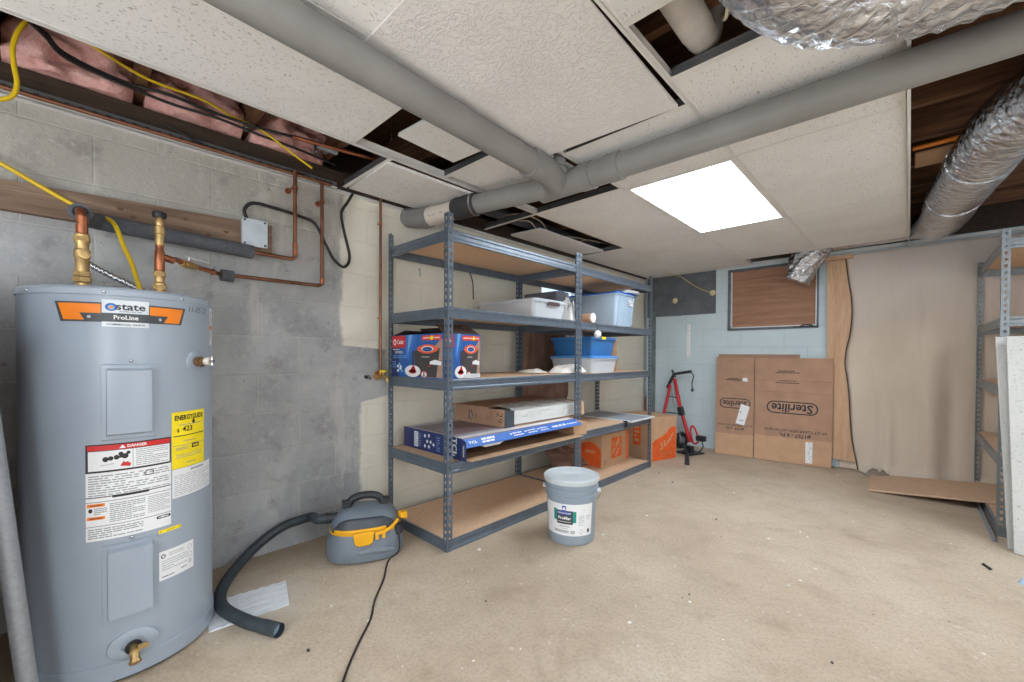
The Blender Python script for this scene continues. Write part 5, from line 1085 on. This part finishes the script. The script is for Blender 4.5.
b.build('tank', t, 35)
b = MB(); b.grid(lambda u, v: V3(.156 + .010 * math.sin(PI * v) * (1 - (2 * u - 1) ** 4), -.055 + .2 * u, .045 + .035 * v - .012 * (2 * u - 1) ** 2 * (1 if v > .5 else -.2)), 16, 6, m_vac_g); b.build('tank_grip', t, 60)
b = MB(); loft(b, [sup(.1445, .1795, .146), sup(.146, .182, .152), sup(.1445, .1795, .158)], m_vac_y); b.build('rim_band', t, 35)
HEAD = [(.143, .178, .158), (.138, .171, .185), (.124, .154, .215), (.100, .128, .238), (.066, .095, .252), (.03, .05, .257)]
b = MB(); loft(b, [sup(*h_) for h_ in HEAD], m_vac_g); b.build('motor_head', t, 50)
def head_pt(a, z, off):
    for (r1, r2, z1), (q1, q2, z2) in zip(HEAD, HEAD[1:]):
        if z <= z2: break
    f = (z - z1) / (z2 - z1); R1 = r1 + (q1 - r1) * f + off; R2 = r2 + (q2 - r2) * f + off; c, d = math.cos(a), math.sin(a); e = 2.7
    return V3(R1 * math.copysign(abs(c) ** (2 / e), c), R2 * math.copysign(abs(d) ** (2 / e), d), z)
b = MB(); b.grid(lambda u, v: head_pt(math.radians(-62 + 118 * u + (14 * v if u < .5 else -14 * v) * abs(2 * u - 1)), .160 + .064 * v * (1 - .35 * (2 * u - 1) ** 4), .0035), 30, 10, m_vac_d); b.build('dark_visor', t, 60, solid=.003)
b = MB(); b.grid(lambda u, v: head_pt(math.radians(-52 + 78 * u), .158 + .017 * v + .004 * u, .006), 20, 2, m_vac_y); b.build('visor_trim', t, 60, solid=.004)
b = MB(); b.prism([V3(.150, -.065, .165), V3(.150, -.055, .108), V3(.150, -.035, .098), V3(.150, .015, .100), V3(.150, .032, .112), V3(.150, .040, .168)], V3(.02, 0, 0) - V3(0, 0, 0), m_vac_y); b.build('front_latch', t, bevel=.006, seg=3)
b = MB(); P = [V3(.152, .045, .148), V3(.15, .075, .150), V3(.142, .105, .158), V3(.125, .135, .172), V3(.10, .16, .190)]; b.tube(smooth_path(P, 5), .009, m_vac_y, 10)
for q in (V3(.154, .052, .138), V3(.150, .085, .140)): b.box((-.006, -.008, -.016), (.008, .008, .010), m_vac_y, Matrix.Translation(q) @ Matrix.Rotation(vd, 4, 'Z'))
b.build('cord_hook', t, 50)
b = MB(); q = V3(.065, .178, .205); b.box((-.02, -.008, -.02), (.02, .03, .012), m_vac_y, Matrix.Translation(q) @ Matrix.Rotation(vd + .4, 4, 'Z')); b.box((-.012, .02, -.03), (.012, .036, -.0), m_vac_y, Matrix.Translation(q) @ Matrix.Rotation(vd + .4, 4, 'Z')); b.build('side_latch', t, bevel=.004)
b = MB(); b.tube([V3(.09, .155, .16), V3(.095, .165, .115)], .024, m_vac_b, 14); b.build('cord_inlet', t, 40)
b = MB(); b.tube(smooth_path([V3(.0, -.088, .235), V3(.0, -.084, .272), V3(.0, -.052, .298), V3(.0, 0, .306), V3(.0, .052, .298), V3(.0, .084, .272), V3(.0, .092, .235)], 7), .020, m_vac_b, 14)
for y in (-.098, .098): b.box((-.024, -.02, -.014), (.024, .02, .016), m_vac_b, Matrix.Translation(V3(0, y, .268)) @ Matrix.Rotation(vd, 4, 'Z'))
b.build('carry_handle', t, 50)
b = MB(); b.tube([V3(.0, -.13, .203), V3(.0, -.222, .203)], .026, m_vac_b, 18); b.tube([V3(.0, -.185, .203), V3(.0, -.195, .203)], .030, m_vac_b, 18); b.build('hose_port', t, 40)
hs = [V3(0, -.19, .203), V3(0, -.235, .203), at(312, 517, 'x', -.58), at(300, 520, 'x', -.625), at(282, 527, 'x', -.65), at(260, 543, 'x', -.65), at(241, 562, 'z', .034), at(227, 580, 'z', .026), at(220, 596, 'z', .026), at(224, 609, 'z', .026), at(246, 621, 'z', .026), at(270, 628, 'z', .026)]
P = smooth_path(hs, 40)
b = MB(); b.tube(P, .029, m_hose, 18, False, lambda i, k, a, r, p_: .0225 + (.0014 if i % 3 == 0 else 0)); b.build('hose', t, 60)
b = MB(); b.tube([P[-12], P[-1], P[-1] + (P[-1] - P[-12]).normalized() * .045], .0255, m_hose, 20, False); b.build('hose_cuff', t, 60)
b = MB(); q1 = P[-1] + (P[-1] - P[-12]).normalized() * .02; b.tube([q1, q1 + (P[-1] - P[-12]).normalized() * .001], .0235, M('hose bore', (150, 172, 190), .4), 20); b.build('hose_bore', t, 40)
b = MB(); b.tube(smooth_path([V3(.095, .165, .115), V3(.16, .16, .05), (-.14, -.27, .005), (.0, -.375, .005), (.13, -.49, .005), (.235, -.565, .005), (.32, -.65, .005), (.41, -.735, .005), (.49, -.80, .005), (.62, -.90, .005)], 10), .0042, m_cable, 8); b.build('power_cord', t, 60)

b = MB()
A_, B_, C_, D_ = Vector((-.315, -.70, .005)), Vector((-.105, -.755, .004)), Vector((-.135, -1.03, .006)), Vector((-.36, -1.0, .006))
nn = 14
for i in range(nn):
    f0, f1 = i / nn, (i + 1) / nn
    for k in range(1):
        zt = .006 if i % 2 else .0035
        a0, a1 = D_.lerp(A_, f0), D_.lerp(A_, f1); c0, c1 = C_.lerp(B_, f0), C_.lerp(B_, f1)
        b.hexa([Vector((q.x, q.y, .001)) for q in (a0, c0, c1, a1)] + [Vector((q.x, q.y, .001 + zt)) for q in (a0, c0, c1, a1)], m_zinc)
tag(b.build('metal_strip'), 'pale ribbed metal strip lying on the floor under the vacuum hose', 'metal strip')

# hand truck against the back wall
t = thing('hand_truck', 'red folding hand truck with black grip and straps leaning on back wall', 'hand truck', (.02, 3.3, 0))
def A2(x, y, Y): return at(x, y, 'y', Y)
b = MB(); b.tube([A2(670.5, 385, 3.6), A2(667, 400, 3.56), A2(663, 417, 3.52), A2(656, 446, 3.42)], .018, m_redpaint, 12); b.build('rail', t, 50)
b = MB(); b.tube([A2(674.5, 379, 3.6), A2(680, 406, 3.5), A2(685, 424, 3.44), A2(690, 442, 3.36)], .020, m_redpaint, 12); b.build('rail', t, 50)
b = MB(); b.tube([A2(671, 386, 3.6), A2(676, 418, 3.48), A2(681, 440, 3.40)], .008, m_galv, 10); b.build('inner_tube', t, 50)
for (a, c) in (((665, 412, 3.53), (681, 414, 3.48)), ((669, 396, 3.57), (678, 398, 3.53))):
    b = MB(); b.tube([A2(*a), A2(*c)], .006, m_black, 10); b.build('cross_bar', t, 50)
b = MB(); b.tube(round_path([A2(668, 386, 3.61), A2(674, 374, 3.62), A2(691, 371.5, 3.58)], .03, 5), .017, m_vac_b, 14); b.tube([A2(672, 370, 3.62), A2(675, 377, 3.61)], .013, m_vac_b, 10); b.tube([A2(667, 386, 3.60), A2(671, 389, 3.6)], .02, m_vac_b, 10); b.build('grip', t, 50)
b = MB(); b.tube(smooth_path([A2(691, 372, 3.58), A2(693.5, 376, 3.57), A2(692, 383, 3.57), A2(692.5, 390, 3.57)], 5), .006, m_vac_b, 8); b.ball(A2(692.3, 390, 3.57), .016, m_vac_b, 10, 8, (1, 1, 1.3)); b.build('strap', t, 50)
b = MB(); b.box((-.028, -.03, -.05), (.03, .03, .05), m_vac_b, Matrix.Translation(A2(681, 411, 3.46)) @ Matrix.Rotation(-.25, 4, 'Y')); b.build('joint_block', t, bevel=.006)
for (x, y, Y) in ((681, 437, 3.46), (664, 432, 3.5)):
    c0 = A2(x, y, Y); c0.z = .098; w = thing_w = MB(); ax_ = Vector((.9, -.35, 0)).normalized()
    w.lathe([(.05, -.016), (.092, -.018), (.097, -.008), (.097, .008), (.092, .018), (.05, .016), (.02, .02), (0, .02)], c0, m_vac_b, 28, ax_); wo = w.build('wheel', t, 40)
    h_ = MB(); h_.lathe([(.045, -.019), (.045, .021), (0, .022)], c0, m_galv, 20, ax_); h_.build('wheel_hub', wo, 40)
b = MB(); q0 = A2(690, 446, 3.28); q0.z = .012; b.box((-.10, -.11, -.008), (.10, .11, 0.004), m_vac_b, Matrix.Translation(q0) @ Matrix.Rotation(-.35, 4, 'Z')); b.box((-.06, -.02, 0), (.03, .03, .07), m_vac_b, Matrix.Translation(q0) @ Matrix.Rotation(-.35, 4, 'Z')); b.build('toe_plate', t, bevel=.004)
b = MB(); b.tube(smooth_path([A2(693, 443, 3.33), A2(690.5, 431, 3.36), A2(692.5, 426, 3.37), A2(695.5, 430, 3.36), A2(698.5, 440, 3.33), A2(696, 443.5, 3.32), A2(693, 443, 3.33)], 7), .010, m_redpaint, 10); b.build('fold_lever', t, 50)
b = MB(); q1 = A2(701, 438.5, 3.3); b.box((-.05, -.03, -.03), (.05, .03, .03), m_vac_b, Matrix.Translation(q1) @ Matrix.Rotation(-.2, 4, 'Z')); b.build('stair_block', t, bevel=.012)
b = MB(); b.tube(smooth_path([A2(702, 442, 3.3), A2(703, 447, 3.3), at(699, 452, 'z', .012), at(692, 453, 'z', .01)], 6), .006, m_vac_b, 8); b.build('strap', t, 50)
b = MB(); P = smooth_path([A2(682, 443, 3.30), A2(685, 448, 3.2), at(687, 456, 'z', .02), at(687, 464, 'z', .012)], 5); b.tube(P, [.012 + .012 * i / len(P) for i in range(len(P))], m_vac_b, 8); b.build('strap', t, 50)

# flattened cartons on the back wall
t = thing('flattened_carton', 'large flattened brown carton with upside down printing leaning on back wall', 'box', (.75, 3.62, 0))
q00 = Vector((.247, 3.50, .002)); q10 = Vector((1.262, 3.60, .002)); q11 = at(833.5, 358, 'y', 3.615); q01 = at(717, 357, 'y', 3.63); fq = bilin(q00, q10, q11, q01)
fs_ = .365                                                           # the fold between the two panels
def sheet_panel(nm, u0, u1, v0, v1, h, th, m, n=10):
    f = [fq(u0 + (u1 - u0) * i / n, v0 + (v1 - v0) * j / n, h) for j in range(n + 1) for i in range(n + 1)]
    k = [fq(u0 + (u1 - u0) * i / n, v0 + (v1 - v0) * j / n, h - th) for j in range(n + 1) for i in range(n + 1)]
    q = n + 1; N_ = q * q; b = MB(); fs = []
    for j in range(n):
        for i in range(n): a = j * q + i; fs += [(a, a + 1, a + q + 1, a + q), (N_ + a, N_ + a + q, N_ + a + q + 1, N_ + a + 1)]
    for i in range(n):
        fs += [(i, N_ + i, N_ + i + 1, i + 1), (n * q + i, n * q + i + 1, N_ + n * q + i + 1, N_ + n * q + i), (i * q, (i + 1) * q, N_ + (i + 1) * q, N_ + i * q), (i * q + n, N_ + i * q + n, N_ + (i + 1) * q + n, (i + 1) * q + n)]
    b.add(f + k, fs, m); b.build(nm, t)
sheet_panel('side_panel', 0, fs_ - .003, 0, 1, .008, .009, m_card_d)
sheet_panel('front_panel', fs_ + .003, 1, 0, .995, .010, .010, m_card_d)
sheet_panel('bottom_flap', 0, fs_ - .004, 0, .215, .0105, .002, m_card)
sheet_panel('bottom_flap', fs_ + .004, 1, 0, .235, .0125, .002, m_card)
p = Print(lambda u, v, h: fq(u, v, h + .0108)); W_, Hh = 1.03, 1.06
def ft(body, u, v, size, m=m_ink, bold=.0, sx=1., shear=0., h=.0006):
    vs, fs = text_geo(body, bold); p.add([p.fn(u - (x + shear * y) * size * sx / W_, v - y * size / Hh, h) for x, y in vs], fs, m)
def floop(cu, cv, w, h, wd, m=m_ink):
    pts = [(cu + x / W_, cv + y / Hh) for x, y in round_rect(-w / 2, -h / 2, w / 2, h / 2, h * .48, 8)]; inn = [(cu + x / W_, cv + y / Hh) for x, y in round_rect(-w / 2 + wd, -h / 2 + wd, w / 2 - wd, h / 2 - wd, h * .48 - wd, 8)]
    n = len(pts); p.add([p.fn(u, v, .0006) for u, v in pts + inn], [(i, (i + 1) % n, n + (i + 1) % n, n + i) for i in range(n)], m)
floop(.685, .52, .43, .125, .011); ft('Sterilite', .685, .52, .118, bold=.022, sx=.95, shear=.06)
floop(.185, .525, .30, .11, .009); ft('Sterilite', .185, .525, .084, bold=.02, sx=.9, shear=.06)
ft('66 QT CLEARVIEW LATCH BOX', .71, .305, .036, bold=.012, sx=1.02); ft('#1757 - 6 Pc.', .71, .262, .05, bold=.02); ft('66 QT CLEARVIEW LATCH BOX', .185, .305, .026, bold=.01, sx=.92); ft('#1757 - 6 Pc.', .185, .272, .034, bold=.018)
crease = M('cardboard crease', (134, 100, 76), .8)
for v in (.775, .665): p.rect(fs_ + .01, v, .995, v + .002, crease, .0004)
p.rect(.01, .775, fs_ - .01, .777, crease, .0004); p.build('printing', t)
def small(u0, v0, u1, v1, rows, sd):
    rnd = random.Random(sd)
    for k in range(rows):
        vv_ = v0 + (v1 - v0) * (k + .5) / rows; u = u0 + (.02 if k else 0)
        while u < u1 - (.03 if k else 0): w = rnd.uniform(.008, .022); p.rect(u, vv_ - .004, u + w, vv_ + .004, m_ink); u += w + .004
p = Print(lambda u, v, h: fq(u, v, h + .0108)); small(.55, .845, .73, .875, 2, 3); small(.55, .745, .74, .785, 2, 4); small(.10, .755, .245, .785, 2, 5); small(.55, .195, .72, .215, 2, 6)
p.poly([(.255, .755), (.30, .75), (.305, .775), (.29, .79), (.255, .785)], m_paper, .001); p.build('small_print', t)
p = Print(lambda u, v, h: fq(u, v, h + .0108)); p.poly([(.195, .325), (.275, .31), (.325, .50), (.245, .525)], m_paper, .0012); p.poly([(.235, .43), (.285, .418), (.288, .44), (.24, .45)], m_inkgrey, .0016); p.poly([(.215, .36), (.265, .35), (.267, .36), (.218, .37)], m_inkgrey, .0016)
p.build('shipping_sticker', t)
p = Print(lambda u, v, h: fq(u, v, h + .014)); p.rect(.80, .02, .855, .215, m_paper, .001)
rnd = random.Random(2)
for k in range(26): u = rnd.uniform(.805, .845); v = .03 + .18 * k / 26; p.rect(u, v, u + rnd.uniform(.004, .012), v + .004, m_inkgrey, .0014)
p.build('barcode_sticker', t)
b = MB(); b.slab([(.235, 3.655, .002), (.99, 3.665, .002), (.985, 3.695, 1.09), (.215, 3.69, 1.092)], .008, m_card_d)
tag(b.build('cardboard_sheet', bevel=.002), 'plain cardboard sheet behind the large flattened carton, only its top showing', 'cardboard')

# plywood strip, cable and sheeting on the back wall
edge = [(1.362, 1.985), (1.368, 1.8), (1.392, 1.62), (1.398, 1.45), (1.385, 1.28), (1.36, 1.13), (1.352, 1.0), (1.372, .85), (1.388, .66), (1.395, .5), (1.41, .3), (1.44, .12), (1.446, .09)]
b = MB(); b.prism([(1.222, YB - .068, .09)] + [(x, YB - .068, z) for x, z in edge[::-1]] + [(1.203, YB - .068, 1.985)], (0, .012, 0), m_ply)
tag(b.build('plywood_board', bevel=.001), 'tall pale plywood strip with a wavy cut edge on the back wall', 'board')
b = MB(); b.box((1.20, YB - .08, 1.99), (1.40, YB - .046, 2.03), m_ply); tag(b.build('wood_block', bevel=.002), 'short pale wood block above the plywood strip under the ceiling', 'board')
cable('black_cable', 'black cable running down the wavy edge of the plywood strip', [(1.34, YB - .072, 2.03)] + [(x - .002, YB - .074, z) for x, z in edge[1:]] + [(1.455, YB - .08, .02)], .005, M('dark brown cable', (72, 62, 56), .6))
def sheet(u, v):
    x = 1.31 + 1.85 * u; z = 2.035 - 2.03 * v; q = Vector((x * 1.6, z * .6, 4)); g_ = max(0., min(1., (x - 1.42) / .12))
    w = .016 * math.sin(x * 8.5 + 1.5 * noise.noise(q)) * (.3 + v) + .045 * noise.noise(q) * (.25 + .75 * v) + .012 * noise.noise(q * 3.1)
    k = math.exp(-((x - 1.93) / .05) ** 2) * math.exp(-((z - .75) / .6) ** 2) * .03 + math.exp(-((x - 2.0) / .03) ** 2) * math.exp(-((z - .5) / .5) ** 2) * .02
    k += math.exp(-((x - 1.66) / .035) ** 2) * math.exp(-((z - .25) / .35) ** 2) * .035
    y = YB - .030 + (w - .012 - k) * g_
    if v > .965: y -= .10 * g_ * (v - .965) / .035 * (1 + .4 * noise.noise(Vector((x * 9, 0, 0))))
    return (x, min(y, YB - .012), max(z, .006))
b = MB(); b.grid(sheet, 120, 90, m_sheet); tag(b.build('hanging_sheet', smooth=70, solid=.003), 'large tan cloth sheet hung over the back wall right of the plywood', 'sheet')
heap('sheet_scrap', 'crumpled grey scrap on the floor at the bottom corner of the sheet', (1.60, 3.55, 0), .10, .06, .05, make_cloth('grey scrap', (120, 108, 98), (156, 144, 132)), 2.2, 'scrap', .2, .9)
# wall strip and plugs on the grey patch
b = MB(); b.box((-.142, YB - .012, 1.075), (-.112, YB - .0005, 1.445), m_paper)
for k in range(8): b.lathe([(.004, 0), (.004, .001), (0, .001)], (-.127, YB - .012, 1.10 + k * .045), m_black, 10, (0, -1, 0))
b.box((-.150, YB - .014, 1.055), (-.128, YB - .001, 1.33), m_paper); tag(b.build('shelf_rail', bevel=.001), 'white slotted metal rail fixed upright on the pale blue wall', 'rail')
for x, z, lab in ((-.30, 1.745, 'pale round plug in the dark grey wall patch, lower one'), (.135, 1.80, 'pale round plug in the dark grey wall patch with a cable end')):
    b = MB(); b.lathe([(.034, 0), (.030, .012), (.018, .02), (.012, .022), (0, .022)], (x, YB - .0005, z), M('cream foam', (214, 202, 160), .8), 20, (0, -1, 0)); tag(b.build('wall_plug', smooth=40), lab, 'plug')
cable('cream_cable', 'thin cream cable drooping from the ceiling edge over the dark grey wall patch', [(-.30, 3.38, 2.05), (-.26, 3.42, 2.03), (-.15, 3.5, 1.99), (-.05, 3.60, 1.90), (.04, 3.67, 1.84), (.12, 3.685, 1.80)], .005, M('straw cable', (196, 180, 120), .6))
b = MB(); b.tube([(XL + .04, YB - .045, .05), (XL + .04, YB - .045, 2.05)], .014, m_galv, 12); b.tube([(XL + .04, YB - .045, .55), (XL + .04, YB - .045, .62)], .019, m_galv, 12); b.tube([(XL + .04, YB - .045, .1), (XL + .04, YB - .045, .56)], .0155, m_copper_d, 12); tag(b.build('corner_pipe', smooth=50), 'thin upright pipe in the far corner behind the shelving', 'pipe')
b = MB(); b.box((XL + .10, YB - .012, .25), (XL + .15, YB - .0005, 1.62), M('dark putty strip', (112, 122, 124), .8, 0, .15, 8, .2)); tag(b.build('wall_strip', bevel=.003), 'dark grey vertical strip on the back wall beside the far corner', 'strip')
cable('black_cable', 'short thin black cable hanging on the wall behind the top shelf', [(-.66, .72, 1.70), (-.665, .735, 1.675), (-.67, .76, 1.62), (-.67, .765, 1.50)], .004, m_cable)
for y, z, lab in ((.28, 1.66, 'small grey wall hook under the top shelf, nearer the water heater'), (.56, 1.66, 'small grey wall hook under the top shelf, further along')):
    b = MB(); b.tube(smooth_path([(XL, y, z), (XL + .012, y, z), (XL + .014, y, z - .03), (XL + .02, y, z - .05)], 4), .0035, m_galv, 8); tag(b.build('wall_hook', smooth=50), lab, 'hook')
# board lying across the floor at the right
b = MB(); b.hexa([(1.565, 2.975, .001), (2.40, 2.975, .078), (2.40, 3.56, .078), (1.55, 3.56, .001), (1.565, 2.975, .016), (2.40, 2.975, .094), (2.40, 3.56, .094), (1.55, 3.56, .016)], m_hardboard)
tag(b.build('floor_board', bevel=.001), 'flat brown board lying on the floor, one end raised on the shelving', 'board')
b = MB(); A_ = Vector((2.20, 3.20, .02)); B_ = Vector((2.16, 2.30, .02)); b.box((2.150, 2.28, .001), (2.172, 3.1, .003), m_galv, None); b.box((2.160, 2.28, .003), (2.162, 3.1, .03), m_galv); tag(b.build('metal_tee'), 'thin metal tee strip on the floor under the raised board end', 'metal strip')
# two ceiling tiles leaning at the right edge
for k, (x0, dx, yb, yt, lab) in enumerate(((2.200, -.042, 2.20, 2.385, 'white fissured ceiling tile leaning on the shelving, its chipped edge showing'), (2.215, -.02, 2.135, 2.335, 'white fissured ceiling tile leaning in front of the other loose tile'))):
    b = MB(); b.slab([(x0, yb, .002), (x0 + .6, yb, .002), (x0 + .6 + dx, yt, 1.19), (x0 + dx, yt, 1.19)], .016, m_tile2); tag(b.build('ceiling_tile', bevel=.002), lab, 'ceiling tile', 'ceiling tiles leaning on the shelving')
# at the left edge of the picture
tb = at(27, 682, 'x', .0); tt = at(-7, 445, 'x', -.015); dv = (tt - tb) / (tt.z - tb.z); foot = tb - dv * tb.z
b = MB(); b.tube([foot + dv * .002, foot + dv * 1.25], .021, m_galv, 24); tag(b.build('metal_tube', smooth=40), 'grey galvanised tube leaning at the left edge, beside the water heater', 'tube')
b = MB(); f2 = Vector((-.06, -1.535, .001)); d2 = Vector((-.02, -.04, 1.2)); b.hexa([f2, f2 + Vector((.05, -.012, 0)), f2 + Vector((.05, -.05, 0)), f2 + Vector((0, -.04, 0)), f2 + d2, f2 + d2 + Vector((.05, -.012, 0)), f2 + d2 + Vector((.05, -.05, 0)), f2 + d2 + Vector((0, -.04, 0))], M('dark greyed wood', (96, 84, 74), .8, 0, .1, 8, .1, None, (1, 1, .2)))
tag(b.build('wood_stud', bevel=.003), 'dark wooden stud standing behind the grey tube at the left edge', 'board')
# litter
b = MB(); b.hexa([at(981, 564, 'z', .001), at(983, 562.5, 'z', .001), at(993, 569, 'z', .001), at(990, 570.5, 'z', .001), at(982, 564, 'z', .006), at(984, 563, 'z', .006), at(992, 569, 'z', .004), at(990, 570, 'z', .004)], m_black); tag(b.build('plastic_shard'), 'small dark shard lying on the floor near the leaning tiles', 'shard')
heap('foil_scrap', 'crumpled blue grey scrap on the floor at the right edge', (2.21, 1.70, 0), .035, .03, .022, m_clearblue, 6.6, 'scrap', .2, .9, 20, 10)
b = MB(); rnd = random.Random(11)
for k in range(150):
    x, y = rnd.uniform(-.2, 2.2), rnd.uniform(-.9, 3.4)
    if (x < .06 and y > -.1) or (-.6 < x < 0 and y < .0) or ((x - .354) ** 2 + (y - .64) ** 2 < .03) or (x > 1.5 and y > 2.9) or (y > 2.5 and x < .3) or (x > 2.1 and y > 2): continue
    r = rnd.choice((.003, .004, .005, .009)) * rnd.uniform(.6, 1.2); a = rnd.uniform(0, 6)
    pts = [(x + r * math.cos(a + q) * rnd.uniform(.6, 1.3), y + r * math.sin(a + q) * rnd.uniform(.6, 1.3), .0008) for q in (0, 1.3, 2.7, 4.2)]
    b.prism(pts, (0, 0, r * .5), m_crumb if rnd.random() < .75 else m_dkbar)
tag(b.build('floor_crumbs'), 'tiny white and dark crumbs scattered over the concrete floor', 'crumbs', None, 'stuff')

# ================================================================== CAMERA, WORLD, VIEW
cam = D.cameras.new('camera'); cam.sensor_width = 36; cam.lens = CF / 1024 * 36; cam.shift_y = (CCY - 341) / 1024; cam.clip_start = .02
co = D.objects.new('camera', cam); COL.objects.link(co)
R = Matrix((RT, UP, -FW)).transposed().to_4x4(); R.translation = CAM; co.matrix_world = R
sc = bpy.context.scene; sc.camera = co
def lamp(name, loc, power, size, col=(.86, .93, 1)):  # soft unseen fill lights, added to brighten the ceiling and room
    l = D.lights.new(name, 'POINT'); l.energy = power; l.shadow_soft_size = size; l.color = col
    o = D.objects.new(name, l); COL.objects.link(o); o.location = loc
lamp('fill_light', (2.6, -2.5, 1.15), 44, .3)
lamp('fill_light', (1.0, -2.8, .9), 40, .3)
lamp('fill_light', (3.7, -.5, 1.1), 24, .3)
wd = D.worlds.new('world'); sc.world = wd; wd.use_nodes = True
wd.node_tree.nodes['Background'].inputs[0].default_value = (.78, .88, 1, 1); wd.node_tree.nodes['Background'].inputs[1].default_value = 1.6
sc.view_settings.view_transform = 'Standard'; sc.view_settings.look = 'None'; sc.view_settings.gamma = 1; sc.view_settings.use_curve_mapping = False
sc.view_settings.exposure = .4
sc.cycles.max_bounces = 8; sc.cycles.diffuse_bounces = 5; sc.cycles.transparent_max_bounces = 12
sc.cycles.use_denoising = True; sc.cycles.sample_clamp_indirect = 6
